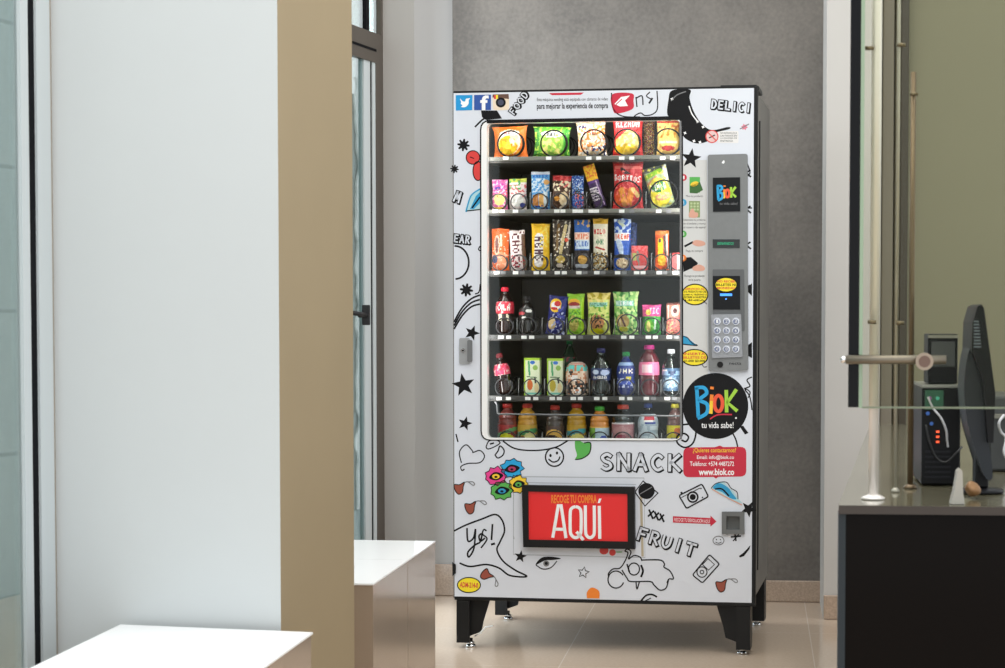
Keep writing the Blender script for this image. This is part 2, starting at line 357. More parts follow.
# ---- artwork helpers: shapes given by photo pixels, laid on the front plane
LY = .00016
def fill(pts, m, l=1, mb=None):
    mb = mb or fp_; q = [(P(x, y, 0)) for x, y in pts]
    tri = tessellate_polygon([[Vector((p.x, p.z, 0)) for p in q]])
    mb.add([(p.x, -l*LY+OFF, p.z) for p in q], [list(t) for t in tri], m)
OFF = 0.
def smooth(pts, closed=False, n=6):
    if len(pts) < 3: return pts
    o = []; N = len(pts)
    for i in range(N if closed else N-1):
        g = lambda k: Vector(pts[k % N] if closed else pts[max(0, min(N-1, k))])
        a, b, c, d = g(i-1), g(i), g(i+1), g(i+2)
        for k in range(n):
            t = k/n; v = .5*((2*b)+(c-a)*t+(2*a-5*b+4*c-d)*t*t+(3*b-a-3*c+d)*t**3); o.append((v.x, v.y))
    if not closed: o.append(tuple(pts[-1]))
    return o
def stroke(pts, w=1.1, m=None, l=2, closed=False, sm=True, mb=None):
    w *= 1.15 if w < 1.7 else 1.
    m = m or ink; mb = mb or fp_
    p = [Vector(a) for a in (smooth(pts, closed) if sm else pts)]; n = len(p); L_ = []; R_ = []
    for i in range(n):
        if closed: t = p[(i+1) % n]-p[i-1]
        else: t = p[min(i+1, n-1)]-p[max(i-1, 0)]
        if t.length < 1e-6: t = Vector((1, 0))
        t.normalize(); nn = Vector((-t.y, t.x))*w/2; L_.append(p[i]+nn); R_.append(p[i]-nn)
    vs = []
    for a, b in zip(L_, R_):
        for c in (a, b): q = P(c.x, c.y, 0); vs.append((q.x, -l*LY+OFF, q.z))
    mb.add(vs, [[2*i, 2*i+1, (2*i+3) % (2*n), (2*i+2) % (2*n)] for i in range(n if closed else n-1)], m)
def ell(cx, cy, rx, ry=None, a0=0, a1=360, n=28, rot=0):
    ry = ry or rx; o = []; full = a1-a0 >= 360; c, s = math.cos(math.radians(rot)), math.sin(math.radians(rot))
    for k in range(n if full else n+1):
        t = math.radians(a0+(a1-a0)*k/n); x, y = rx*math.cos(t), ry*math.sin(t); o.append((cx+x*c-y*s, cy+x*s+y*c))
    return o
def text(s, x0, y0, x1, y1, m, l=3, rot=0, off=0., mb=None, space=1., shear=0.):
    mb = mb or fp_
    cu = bpy.data.curves.new('t', 'FONT'); cu.body = s; cu.resolution_u = 2; cu.offset = 0; cu.space_character = space; cu.shear = shear
    ob = bpy.data.objects.new('t', cu); C.objects.link(ob); bpy.context.view_layer.update()
    me = bpy.data.meshes.new_from_object(ob); xs = [v.co.x for v in me.vertices]; ys = [v.co.y for v in me.vertices]
    bx0, bx1, by0, by1 = min(xs), max(xs), min(ys), max(ys)
    if off:
        cu.offset = off; bpy.context.view_layer.update(); bpy.data.meshes.remove(me); me = bpy.data.meshes.new_from_object(ob)
    cx, cy = (x0+x1)/2, (y0+y1)/2; c, sn = math.cos(math.radians(rot)), math.sin(math.radians(rot)); vs = []
    for v in me.vertices:
        x = ((v.co.x-bx0)/(bx1-bx0)-.5)*(x1-x0); y = -((v.co.y-by0)/(by1-by0)-.5)*(y1-y0)
        q = P(cx+x*c-y*sn, cy+x*sn+y*c, 0); vs.append((q.x, -l*LY+OFF, q.z))
    mb.add(vs, [list(p.vertices) for p in me.polygons], m)
    bpy.data.meshes.remove(me); bpy.data.objects.remove(ob); bpy.data.curves.remove(cu)
GL = dict(S=[[(.9, .15), (.5, 0), (.1, .2), (.3, .45), (.75, .6), (.85, .85), (.45, 1), (.05, .85)]], N=[[(.05, 1), (.05, 0)], [(.05, 0), (.95, 1)], [(.95, 1), (.95, 0)]], A=[[(0, 1), (.5, 0)], [(.5, 0), (1, 1)], [(.2, .66), (.8, .66)]],
    C=[[(.95, .2), (.55, 0), (.1, .3), (.1, .7), (.5, 1), (.95, .85)]], K=[[(.08, 0), (.08, 1)], [(.9, 0), (.15, .52)], [(.2, .45), (.95, 1)]], F=[[(.1, 1), (.1, 0)], [(.1, .03), (.9, .03)], [(.1, .48), (.7, .48)]],
    R=[[(.1, 1), (.1, 0)], [(.1, .03), (.65, .03), (.85, .25), (.6, .5), (.15, .52)], [(.4, .52), (.95, 1)]], U=[[(.05, 0), (.08, .7), (.5, 1), (.92, .7), (.95, 0)]], I=[[(.5, 0), (.5, 1)]], T=[[(0, .03), (1, .03)], [(.5, .03), (.5, 1)]],
    D=[[(.1, 0), (.1, 1)], [(.1, .03), (.6, .05), (.95, .5), (.6, .95), (.1, .97)]], E=[[(.9, .02), (.1, .02)], [(.1, 0), (.1, 1)], [(.1, .5), (.75, .5)], [(.1, .98), (.9, .98)]], L=[[(.1, 0), (.1, 1)], [(.1, .98), (.9, .98)]],
    O=[[(.5, 0), (.05, .3), (.05, .7), (.5, 1), (.95, .7), (.95, .3), (.5, 0)]], M=[[(0, 1), (.15, 0)], [(.15, 0), (.5, .7)], [(.5, .7), (.85, 0)], [(.85, 0), (1, 1)]])
def bubble(s, x0, y0, x1, y1, rot=0, dark_=0, lite=0, m=None, l=2, space=1.25, w=None):
    h_ = y1-y0; n = len(s); wid = (x1-x0)/n; w = w or max(1.1, h_*.17); cx, cy = (x0+x1)/2, (y0+y1)/2; c, sn = math.cos(math.radians(rot)), math.sin(math.radians(rot))
    for dx, ww, mm, ll in ((.9, w+1.5, ink, l), (0, w+1.5, ink, l+1), (0, max(.8, w-.3), white, l+2)):
        for i, ch in enumerate(s):
            for g in GL[ch]:
                pts = [(x0+wid*(i+.16+.66*u)+dx-cx, y0+h_*(.1+.8*v)+dx*.8-cy) for u, v in g]
                if len(pts) == 2:
                    d = (Vector(pts[1])-Vector(pts[0])).normalized()*ww*.45; pts = [tuple(Vector(pts[0])-d), tuple(Vector(pts[1])+d)]
                stroke([(cx+a*c-b*sn, cy+a*sn+b*c) for a, b in pts], ww, mm, ll, sm=len(pts) > 2)
def star(cx, cy, r, rot=-90, k=.42, n=5):
    return [(cx+(r if i % 2 == 0 else r*k)*math.cos(math.radians(rot+180*i/n)), cy+(r if i % 2 == 0 else r*k)*math.sin(math.radians(rot+180*i/n))) for i in range(2*n)]
def gear(cx, cy, r, n=8): return [(cx+rr*math.cos(2*PI*i/(3*n)), cy+rr*math.sin(2*PI*i/(3*n))) for i, rr in enumerate(([r, r, r*.55]*n))]
# ---- header
fill([(455.8, 95.2), (472.5, 95), (472.3, 110.2), (455.8, 110.6)], skyb, 3)
fill(smooth([(460, 98.5), (462.5, 101), (465, 101.5), (466, 98.8), (468.3, 98.4), (470.3, 98.2), (468.8, 100.2), (468.6, 103.8), (465.5, 107), (460.8, 107), (462.5, 105.6), (460.8, 103.8), (461.2, 102)], True, 3), pwhite, 4)
fill([(474.2, 95), (491, 94.7), (491, 110), (474.2, 110.3)], navy, 3)
text('f', 481, 96, 488, 109.6, pwhite, 4, off=.03)
fill(quadpts([(492.5, 94.3), (509, 94), (509.3, 110), (493, 110.3)], 3), cream, 3); fill([(492.5, 97.5), (492.7, 94.5), (508.6, 94), (509, 99)], mat('leather_brown', (96, 66, 52), .5), 4)
fill([(494, 95), (496, 95), (496, 99), (494, 99)], cherry, 5); fill([(496, 95), (498, 95), (498, 99), (496, 99)], egg, 5)
fill(ell(500.8, 102.5, 5), ink, 5); fill(ell(500.8, 102.5, 3), mat('lens_blue_grey', (66, 70, 90), .3), 6)
fill([(481, 110.5), (497, 110.5), (502, 118.5), (486, 120), (482, 117)], ink, 2)
stroke([(475, 127), (481, 121), (485, 118)], 1.5)
bubble('FOOD', 505.5, 99.3, 532, 107, -54, .05, .0)
text('Esta m\u00e1quina vending est\u00e1 equipada con c\u00e1maras de video', 537, 97.6, 608, 101.8, ink, 3, -.6)
text('para mejorar la experiencia de compra', 537, 103, 608, 110.2, ink, 3, -.6, .02)
fill([(549, 93.1), (584, 92.5), (581, 94.8), (552, 95.2)], redink, 2)
fill(smooth([(612, 94.5), (632, 93.5), (633.5, 101), (632.5, 109), (618, 113.5), (613, 110)], True), redink, 2)
stroke([(611.5, 93), (613, 108), (622, 116), (640, 117)], 1)
fill([(614.5, 104), (621, 97), (630, 95.5), (625, 100.5), (628, 106), (620, 106.5)], pwhite, 4); stroke([(616, 104.5), (622, 99)], .8, redink, 5)
stroke([(636, 97), (637, 107)], 1.1); stroke([(636.5, 98), (642, 96), (643, 105)], 1.1); stroke([(650, 92), (646.5, 96), (651, 99)], 1); stroke([(652.5, 98), (649, 103.5)], 1.6)
stroke([(657, 91), (657.5, 108), (653, 114), (645, 115.5), (641, 113), (636, 115), (632, 119)], 1)
# cap / black hat
fill(smooth([(672, 90.5), (690, 89.6), (689.5, 98), (694, 112), (702, 124), (712, 130), (728, 127), (729.5, 129), (716, 132.5), (709, 136), (708, 141), (697, 143.5), (686, 139), (681.5, 132), (681.3, 122), (676, 117.5), (667.5, 115), (668.5, 100)], True, 5), ink, 2)
stroke([(671, 101), (677, 95), (686, 91.5)], .9, greyink, 3); stroke([(689, 106), (692, 114), (698, 122)], 1., pwhite, 3)
for q_ in ((672, 99), (697.5, 121.5), (703, 127), (694, 141), (700, 142.2), (685, 133)): fill(star(q_[0], q_[1], 1.8, 20, .5, 4), pwhite, 3)
bubble('DELICI', 710.5, 101, 752, 111, 6, .05, .005)
fill(ell(712, 136.5, 6), mat('pale_pink_ink', (222, 190, 186), .5), 3); stroke(ell(712, 136.5, 6), .9, cherry, 4, True, False); stroke([(708, 132.5), (716, 140.5)], .9, cherry, 5); stroke([(709, 138), (715, 135)], 1, ink, 4)
fill(rrect(718, 131, 738.5, 143, 1), mat('white_label', (226, 224, 222), .4), 2)
for k in range(4): text(['NO INTRODUZCA', 'LAS MANOS EN', 'LA BANDEJA DE', 'ENTREGA'][k], 720.5, 132.2+2.6*k, 737-(k == 3)*4, 134+2.6*k, ink, 4)
fill(star(744.5, 127, 3.5, 10, .6, 6), mat('candy_pink', (214, 120, 140), .5), 2); stroke([(740, 129), (749, 124)], .9, greyink, 3)
# ---- left band
fill(star(691, 158.5, 10.5, -82), ink, 2); fill(gear(463.5, 145, 6.2), ink, 2); fill(gear(454.5, 169, 4.3), ink, 2)
fill(ell(473, 157.5, 6.8), cherry, 2); stroke(ell(473, 157.5, 6.8), .9, None, 3, True, False); fill(ell(478, 171, 5, 9.5), cherry, 2); stroke(ell(478, 171, 5, 9.5), .9, None, 3, True, False); stroke([(470, 157), (474, 158.5)], .8, None, 4)
fill([(465, 211), (470, 195), (480, 188), (480.5, 209)], teal, 2); stroke([(466, 212), (471, 196), (480, 189)], 1.2, blueink, 3); stroke([(466, 211), (480, 209.5)], 1, None, 3)
fill([(470, 209), (476, 196), (480, 192), (480, 203), (474, 209)], blueink, 3); stroke([(472, 208), (480, 197)], 1.4, None, 4)
bubble('M', 454, 191, 461.5, 203, 20, .05, 0.)
bubble('EAR', 453.5, 234.5, 470.5, 243.5, 6, .05, .0)
stroke(ell(455, 262.5, 13.8, 16.5, -92, 88), 1.6)
fill(gear(466.5, 290, 6.6), ink, 2)
for k in range(3): stroke([(454, 322+6*k*.6), (462, 308+k*4), (471, 299+k*4), (480, 295+k*4.5)], 1.5, None, 2)
stroke([(480.3, 284), (479, 292), (475, 294)], 1.1)
fill(star(472, 333, 8, -70), ink, 2); fill(star(463.5, 385, 12, -100), ink, 2); fill(star(465, 423.5, 7.5, -75), ink, 2)
stroke([(456, 434), (458, 442)], 1.2)
stroke([(480.2, 246), (478.5, 249), (480, 251)], 1)
# heart
stroke([(461.5, 463), (459.5, 452), (466, 444.8), (472.5, 451), (473, 452.5), (480, 450.5), (484.5, 456), (480, 462.5), (468, 463.5), (461, 466.5), (462, 470.5), (464.5, 469)], 1.)
# squiggle by window corner, smile line
stroke([(486, 447), (489, 441), (496, 440), (500, 443), (494, 447), (488, 449), (486, 447)], 1.); stroke([(495, 455), (498, 458), (503, 455), (504, 450), (500, 446), (498, 451), (495, 455)], 1.2); stroke([(490, 444), (494, 443)], 1.4)
stroke([(503, 441), (515, 448.5), (535, 450.5), (555, 447.5), (568, 440.5)], 1.3)
# cocoa blobs with tags
def cocoa(x, y, s=1, flip=1, ang=0):
    c, sn = math.cos(math.radians(ang)), math.sin(math.radians(ang))
    f_ = lambda pts: [(x+flip*(a*c-b*sn)*s, y+(a*sn+b*c)*s) for a, b in pts]
    fill(smooth(f_([(-5.5, -4), (0, -4), (5, -6.5), (4, -2), (3, 4), (-1, 6), (-4.5, 2)]), True, 4), brown, 3); stroke(f_([(-5.5, -4), (0, -4), (5, -6.5), (4, -2), (3, 4), (-1, 6), (-4.5, 2)]), .8, None, 4, True)
    stroke(f_([(5, -6.5), (9, -7), (14, -3.5), (16, -4.5), (14, -7), (9, -7)]), .8, greyink, 4)
cocoa(459.5, 488.5, .95); cocoa(470.5, 508, 1); cocoa(721.5, 586, 1.); cocoa(486, 575, .95, 1, 62)
# speech bubble
stroke([(454, 531), (466, 525), (482, 519), (495, 514.5), (502, 520), (504.5, 531), (500, 542), (497, 550), (503, 561), (515, 570), (527, 576.5), (510, 575.5), (499, 568), (486, 564.5), (470, 566.5), (459.5, 563)], 1.7)
stroke([(467, 528), (468, 541), (473.5, 538), (475.5, 529), (474, 548), (469, 557), (468, 552), (475, 545), (480, 542), (482, 534), (479, 536), (480.5, 541), (485, 538)], 1.5)
stroke([(486.5, 531), (484, 529.5), (482.5, 534), (487, 539), (481, 548)], 1.3); stroke([(492.5, 524), (491.5, 540)], 1.8); stroke([(491, 544.5), (495, 543.5)], 2.2)
fill(ell(469, 585, 11.5, 7.5), egg, 3); stroke(ell(469, 585, 11.5, 7.5), .9, None, 4, True, False); text('ADM-214-0', 460, 582.5, 478, 587.5, cherry, 5, 3, .03)
# four paint splats with eyes
def splat(cx, cy, rx, ry, m_, eye, seed):
    rnd = random.Random(seed); pts = []
    for i in range(18):
        t = 2*PI*i/18; r = 1.0 if i % 2 == 0 else .76+.1*rnd.random(); pts.append((cx+rx*r*math.cos(t)*(1+.1*rnd.random()), cy+ry*r*math.sin(t)*(1+.1*rnd.random())))
    fill(pts, m_, 3); stroke(pts, .8, None, 4, True, False)
    e = [(cx-rx*.62, cy+ry*.2), (cx-rx*.1, cy-ry*.42), (cx+rx*.68, cy-ry*.1), (cx+rx*.1, cy+ry*.45)]
    fill(smooth(e, True, 5), ink, 5); fill(ell(cx, cy+.4, rx*.34, ry*.26), eye, 6); fill(ell(cx, cy+.9, rx*.14, ry*.12), ink, 7)
OFF = -.0005
splat(496, 476, 11, 9.5, pink, yellow, 1); splat(512, 468.5, 11.5, 9.5, cyan, mat('wine', (170, 50, 90), .5), 2); splat(518.5, 484, 9.5, 9, yellow, green, 3); splat(502, 490.5, 11.5, 9.5, green, blueink, 4)
OFF = 0.
# smiley, mint leaf, SNACK
stroke(ell(554.5, 457, 9, 9.3), 1.3, None, 2, True, False); fill(ell(550.5, 455.5, 1.2, 1.6), ink, 2); fill(ell(557, 453, 1.2, 1.6), ink, 2); stroke([(548.5, 459), (553, 462), (558, 460.5), (560, 456.5)], 1.2)
fill(smooth([(576, 439), (584, 443), (590.5, 443), (589.5, 453), (582, 458.5), (575.5, 459), (577, 455), (575, 447)], True, 4), green, 3); stroke([(584, 443), (590.5, 443), (589.5, 453), (582, 458.5), (575, 459.5)], 1, None, 4)
bubble('SNACK', 598.5, 453, 683, 471.5, 1, .1, .04, l=4, space=1.2)
# window to logo swirls
stroke([(680.5, 425), (692, 424.5), (696, 431), (693, 443), (685, 447.5), (677.5, 443), (677.5, 436), (684, 433.5), (688.5, 437), (686, 441.5), (681.5, 440)], 1.5)
stroke([(680, 408), (684, 408)], 1); stroke([(732, 432), (736, 440), (738, 449)], 1.3); fill([(740, 427), (743, 425.5), (748.5, 433), (745, 434.5)], ink, 2)
stroke([(752, 377), (747, 380), (750, 386), (745, 389), (749, 395), (751, 402), (752, 410)], 1.1); stroke([(744, 388), (750, 392), (748, 398)], 1)
# logo roundel
def letters(x0, y0, w, hgt, l, wd):
    X = lambda u: x0+u*w; Y = lambda v: y0+v*hgt
    stroke([(X(.03), Y(.04)), (X(.07), Y(.95))], wd, cyan, l, sm=False); stroke([(X(-.02), Y(.06)), (X(.2), Y(.05)), (X(.27), Y(.22)), (X(.1), Y(.42)), (X(.28), Y(.55)), (X(.27), Y(.82)), (X(.05), Y(.98))], wd, cyan, l)
    stroke([(X(.4), Y(.26)), (X(.37), Y(.84))], wd, yellow, l, sm=False); stroke([(X(.405), Y(.02)), (X(.4), Y(.1))], wd, orange, l, sm=False); stroke([(X(.4), Y(.26)), (X(.39), Y(.45))], wd, orange, l+1, sm=False)
    stroke(ell(X(.56), Y(.53), w*.1, hgt*.24), wd, reddish, l, True, False)
    stroke([(X(.75), Y(.12)), (X(.76), Y(.8))], wd, lime, l, sm=False); stroke([(X(1.), Y(.1)), (X(.78), Y(.5)), (X(1.02), Y(.76))], wd, lime, l, sm=False)
lg = MB(); fill(ell(715.5, 406, 32.8, 33, n=56), ink, 3, lg); lg.build('round_logo_sticker', VM)
letters(695.5, 386, 41, 33, 4, 3.6)
stroke([(710, 419), (718, 414.8), (732, 414.5)], 1.2, redink, 4); fill(ell(736, 418, .9), pwhite, 4)
text('tu vida sabe!', 701.5, 422, 733.5, 428, pwhite, 4, 0, .01)
# contact sticker
st = MB(); fill(quadpts([(683.3, 447.5), (746.3, 446.8), (746.3, 476.5), (683.3, 477.3)], 6), redink, 3, st); fill([(714, 447.5), (720, 445.5), (724, 447.5)], redink, 3, st); fill([(713, 476.5), (719, 476.3), (716, 478.6)], redink, 3, st); st.build('contact_sticker', VM)
text('\u00bfQuieres contactarnos?', 693, 447.9, 736, 453.4, yellow, 4, 0, .01); text('Email: info@biok.co', 697, 455.2, 734, 460, pwhite, 4, 0, .01)
text('Tel\u00e9fono: +574 4487272', 690, 461.5, 734, 466, pwhite, 4, 0, .01); text('www.biok.co', 699, 468.8, 734, 475, pwhite, 4, 0, .03)
LY0 = OFF; OFF = -.0005
# eyes, stars, orange, camera etc below
fill(smooth([(535.5, 565), (541, 558), (550, 556.5), (561, 558.5), (553, 560), (545, 560.5)], True, 4), ink, 3); stroke([(536, 565), (543, 569), (551, 567.5), (557, 561)], .9)
fill(ell(546.3, 563.5, 3), greyink, 2); fill(ell(546.3, 563.3, 1.6), ink, 3)
fill(star(520.5, 556.5, 6.5, -80), ink, 2); stroke(star(583.5, 572.5, 5.8, -80, .45), .9, None, 2, True, False)
fill(smooth([(587, 598.2), (587, 592), (592, 587.5), (599, 591), (599.5, 598.4)], False, 4), orange, 2)
stroke([(641, 601), (646, 595.5), (652, 594.5), (657, 597)], 1.5); stroke([(645, 601), (651, 598)], .9)
# scooter
for p_ in ([(609, 577), (608.5, 573.5), (613, 569), (620, 568), (625, 561), (628, 553), (625, 551), (627.5, 549), (631, 552), (628.5, 559), (634, 555.5), (640, 557), (642, 561)],
    [(642, 560), (660, 560), (664.5, 564), (664, 567), (670, 571), (673.5, 578.5), (669, 579), (667, 583)], [(622, 570), (627, 578), (631, 581.5), (650, 581.5), (654, 585), (660, 590), (666, 588), (668.5, 580)], [(636, 581.5), (637, 589), (639.5, 581.5)]): stroke(p_, 1.1)
stroke(ell(616, 579.5, 8, 8.5, 20, 330), 1.1, None, 2, False, False); stroke(ell(634, 569, 5.5, 6), 1.1, None, 2, True, False); stroke([(641, 565), (643, 571), (641, 577)], 2); stroke([(627, 564), (629.5, 572)], 1.4)
# cherries and label under the flap, mp3 player, camera, face, arrow
fill(ell(604, 550.5, 4.5, 4), cherry, 2); fill(ell(612.5, 552.5, 3.3), cherry, 2); stroke([(616, 552), (622, 552)], .8, green, 2)
q_ = [(709.5, 554.5), (719.5, 564), (702.5, 583), (692.5, 575)]
stroke(quadpts(q_, 2), 1.1, None, 2, True, False); stroke([(708, 558.5), (714.5, 564.5), (708.5, 570), (702.5, 564.5)], .9, None, 2, True, False); stroke(ell(702, 572, 5, 5.2), .9, None, 2, True, False); stroke(ell(702, 572, 1.8), .8, None, 2, True, False)
q_ = [(679, 495.5), (702, 484), (708.5, 496.5), (686.5, 508.5)]
stroke(quadpts(q_, 2), 1.2, None, 2, True, False); stroke(ell(692.8, 497, 5), 1.5, None, 2, True, False); fill(ell(692.8, 497, 3), ink, 2); stroke([(681.5, 497.5), (700, 488)], .7); fill(ell(681.5, 492.8, 1.1), ink, 2); fill(ell(702.5, 497.5, .8), ink, 2); fill(ell(701, 488.5, .8), ink, 2)
fill(smooth([(712, 488), (718, 483), (724, 482.5), (729, 488), (734, 492), (738, 498.5), (742, 503), (730, 499), (720, 494)], True, 4), teal, 2); fill(smooth([(713, 488), (719, 483), (728, 487.5), (732, 493), (736.5, 499), (730, 498), (722, 492)], True, 4), blueink, 3); stroke([(712, 489), (724, 496), (742, 505)], 1, skin, 3); stroke([(715, 489), (722, 489), (729, 496)], 1.3, None, 4)
stroke([(711, 488.5), (716, 483.5), (726, 482), (731, 488), (737, 492), (738, 499)], .7, None, 4)
fill([(673, 516.2), (710.5, 518), (710.5, 515.5), (716.5, 521.5), (710.5, 526.5), (710.5, 524), (673, 522.5)], redink, 2); text('RECOGE TU DEVOLUCI\u00d3N AQU\u00cd', 674.5, 517.8, 710, 522.8, pwhite, 3, 3)
stroke(ell(718.5, 540.5, 5.5, 4.3), .8, greyink, 2, True, False); fill(ell(716.5, 539.5, .6), ink, 2); fill(ell(720.5, 539.5, .6), ink, 2); stroke([(715.5, 542), (718.5, 543.2), (721.5, 542)], .6)
fill([(750.5, 545), (749.5, 549), (744, 556), (740, 557.5), (739, 556), (743, 553), (747, 549)], ink, 2); stroke([(735, 534), (736, 541)], 1.4); stroke([(731, 537), (741, 536)], 1.3); stroke([(733, 541), (739, 534)], 1)
fill(star(748.5, 509, 8.5, -60), ink, 2)
# hat with black ball near flap corner
stroke([(635, 492), (643, 481), (658, 493), (645, 506)], 1.3, None, 2, True, False); fill(ell(646.5, 491, 8.2, 8), ink, 3); stroke([(640, 494), (652, 487)], .8, greyink, 4)
for k in range(3): stroke([(649+k*5.5, 509.5+k*2), (653+k*5.5, 519+k*1.5)], 1.6, sm=False); stroke([(654+k*5, 510.5+k*2), (648+k*5.5, 516.5+k*2)], 1.5, sm=False)
bubble('FRUIT', 635.5, 534.5, 698, 549, 17, .1, .035, l=4, space=1.15)
OFF = 0.
# ---- instruction strip
ic = [('1', redink, 683.5, 177.5), ('2', blueink, 683.3, 202.5), ('3', green, 683.3, 234), ('4', orange, 683, 258)]
fill([(682, 160), (707, 160), (708, 396), (682.6, 396)], mat('strip_white', (205, 205, 203), .35), 1)
for s_, c_, x_, y_ in ic: fill(ell(x_, y_, 3.4), c_, 3); text(s_, x_-1, y_-1.7, x_+1, y_+1.7, pwhite, 4)
fill([(689.5, 177), (700, 177), (700, 192.5), (689.5, 192.5)], green, 3); fill(ell(694.5, 184, 4.2, 2.4, rot=-20), yellow, 4); fill([(690, 186), (700, 182), (703, 190), (697, 193.5), (690, 193)], mat('dark_green_ink', (50, 96, 40), .5), 4)
fill([(689, 201), (700, 201), (700, 217.5), (689, 217.5)], mat('moss', (132, 150, 96), .5), 3); fill(smooth([(689, 217), (690, 211), (693, 208.5), (695, 212), (698, 213), (697, 217.5)], True, 3), skin, 5)
for i in range(3):
    for j in range(3): fill(rrect(690.3+i*3.2, 202.5+j*3, 692.5+i*3.2, 204.5+j*3, .4), mat('pale_moss', (180, 196, 150), .5), 4)
for s_, y_, w_ in (('Mira tu producto', 196.3, 17), ('Selecciona tu producto', 220, 22), ('en el teclado y marca', 223.7, 22), ('el n\u00famero de espiral', 227.5, 22), ('Paga tu compra', 251, 17), ('Recoge tu producto', 276, 20), ('en la puerta', 280, 12)):
    text(s_, 694.5-w_/2, y_-1.3, 694.5+w_/2, y_+1.5, ink, 3)
stroke([(684.5, 246.5), (693, 242)], 2, ink, 3, sm=False); fill(smooth([(692, 242.5), (696, 240), (704, 241.5), (705, 245), (698, 246.5), (693, 244.5)], True, 3), skin, 3)
fill([(683, 262), (686, 257.5), (691, 257), (698, 263), (696, 267), (690, 269), (683.5, 272)], ink, 3); fill(smooth([(693, 267), (699, 264.5), (704.5, 267), (704, 270.5), (697, 271), (693, 270)], True, 3), skin, 4)
def oval(cx, cy, rx, ry, lines, tail=None):
    fill(ell(cx, cy, rx, ry), egg, 3); stroke(ell(cx, cy, rx, ry), 1, None, 4, True, False)
    n_ = len(lines); hh = ry*1.35/n_
    for i, (s_, c_) in enumerate(lines):
        yy = cy-ry*.68+hh*(i+.5); ww = rx*.9*math.sqrt(max(.2, 1-((yy-cy)/ry)**2)); text(s_, cx-ww, yy-hh*.34, cx+ww, yy+hh*.34, c_, 5, 0, .02)
    if tail: stroke(tail, 1, greyink, 3)
oval(695, 294.5, 13, 10.3, [('SERVICIO AL', cherry), ('SI EL PRODUCTO NO CAE', ink), ('LLAMA AL TEL\u00c9FONO O', ink), ('ESCRIBE A NUESTRA', ink), ('L\u00cdNEA', ink)], [(703, 301), (707, 304)])
oval(694.5, 357.5, 13, 8, [('INSERTA', cherry), ('BILLETES DE', cherry), ('$1.000 $2.000', ink)], [(702, 364), (704, 367), (707, 366.5)])
fill([(681, 338), (684, 335.5), (689, 339), (697, 345.5), (690, 345), (681, 343)], blueink, 2); stroke([(681, 336), (687, 337.5), (692, 343), (697, 345.5), (681, 344)], 1)
for z_ in (170, 206, 242, 285, 345): stroke([(750.5, z_), (747, z_+3), (751, z_+7)], 1.4)
stroke([(747, 163), (750, 172), (748, 176)], 1.1); stroke([(746, 208), (752, 208)], 1.2); fill([(752, 283), (746, 290), (752, 296)], ink, 2); fill([(752, 342), (747, 346), (748, 356), (752, 358)], ink, 2)
fill([(453.2, 566), (455, 564), (456, 572), (454, 575)], ink, 2)
fill(ell(518.5, 533.5, 4, 3.6), green, 2); stroke(ell(518.5, 536, 5, 5, 0, 180), .8, greyink, 2, False, False)
front = fp_.build('front_panel', VM, fix=False)
# white window surround and black outline
wn = MB(); plate(wn, xz(win), [xz(quadpts([(487, 123.5), (680, 120), (680.5, 439), (487.5, 438)], 5))], -.004, .03, mat('window_rim', (240, 240, 238), .3))
wn.build('window_rim', VM)
ol = MB(); plate(ol, xz(quadpts([(480, 120.2), (683, 116), (683.3, 441.2), (480.6, 440.6)], 10)), [xz(win)], -.0015, -.0003, ink); plate(ol, xz([(487, 120), (680, 116.7), (680, 120), (487, 123.5)]), [], -.0048, -.0041, ink)
plate(ol, xz([(679.7, 121), (681.5, 121), (682, 439), (680.2, 439)]), [], -.0048, -.0041, mat('rim_grey', (120, 120, 120), .4))
ol.build('window_gasket', VM)
gl_ = MB(); plate(gl_, xz(quadpts([(485, 121), (682, 118), (682.5, 441), (485.5, 440)], 4)), [], .012, .016, glassmat('door_glass', (.97, .98, .98), .55)); gl_.build('window_glass', VM)
# flap surround, flap
m = MB(); plate(m, xz([(513.5, 476.5), (645, 478), (646, 557.5), (514.5, 555)]), [xz([(524, 487), (632, 489), (632.5, 547), (525, 545)])], -.0004, -.00005, white)
_f = fp_; fp_ = m
fill([(639.6, 492), (642.2, 492), (643.8, 556.5), (641.4, 556.5)], mat('surround_edge_beige', (176, 164, 140), .5), 3); seamc = mat('panel_seam', (172, 176, 182), .5)
stroke([(513.5, 476.5), (644, 478), (645, 557.5), (513.5, 554.5), (513.5, 476.5)], .9, seamc, 3, sm=False); stroke([(520, 482.5), (636, 484.5)], .7, seamc, 3, sm=False); fp_ = _f
m.build('delivery_surround', VM)
m = MB(); plate(m, xz(flapo, -.02), [xz([(528.5, 491.3), (627.5, 493.8), (628, 541.5), (529, 539.5)], -.02)], -.026, -.0, dark); fl = m.build('delivery_flap', VM)
m = MB(); plate(m, xz([(528, 491), (628, 493), (628.5, 542), (528.6, 540)], -.02), [], -.021, -.006, mat('sign_red', (226, 44, 46), .25))
OFF = -.0212
text('RECOGE TU COMPRA', 552.5, 494.6, 597.5, 502.4, orange, 2, 0, .03, mb=m); [stroke(q_, 3.1, pwhite, 2, sm=k_, mb=m) for q_, k_ in (([(553.8, 537), (559.5, 504), (562, 504), (567, 537.4)], False), ([(556, 528.5), (565, 528.7)], False), ([(576.6, 506), (573, 507.5), (571.3, 512), (571.3, 530), (573, 535), (576.6, 537), (580.2, 535), (582, 530), (582, 512), (580.2, 507.5), (576.6, 506)], True), ([(577.5, 531), (584.5, 539.5)], False), ([(586.3, 504.8), (586.5, 530), (588, 535.3), (591, 537), (594, 535.3), (595.3, 530), (595.2, 505)], True))]; stroke([(600.2, 505.3), (600.7, 538.2)], 3.1, pwhite, 2, sm=False, mb=m); fill([(598.5, 502.5), (600, 498), (602.5, 498), (600.8, 502.5)], pwhite, 2, m)
OFF = 0
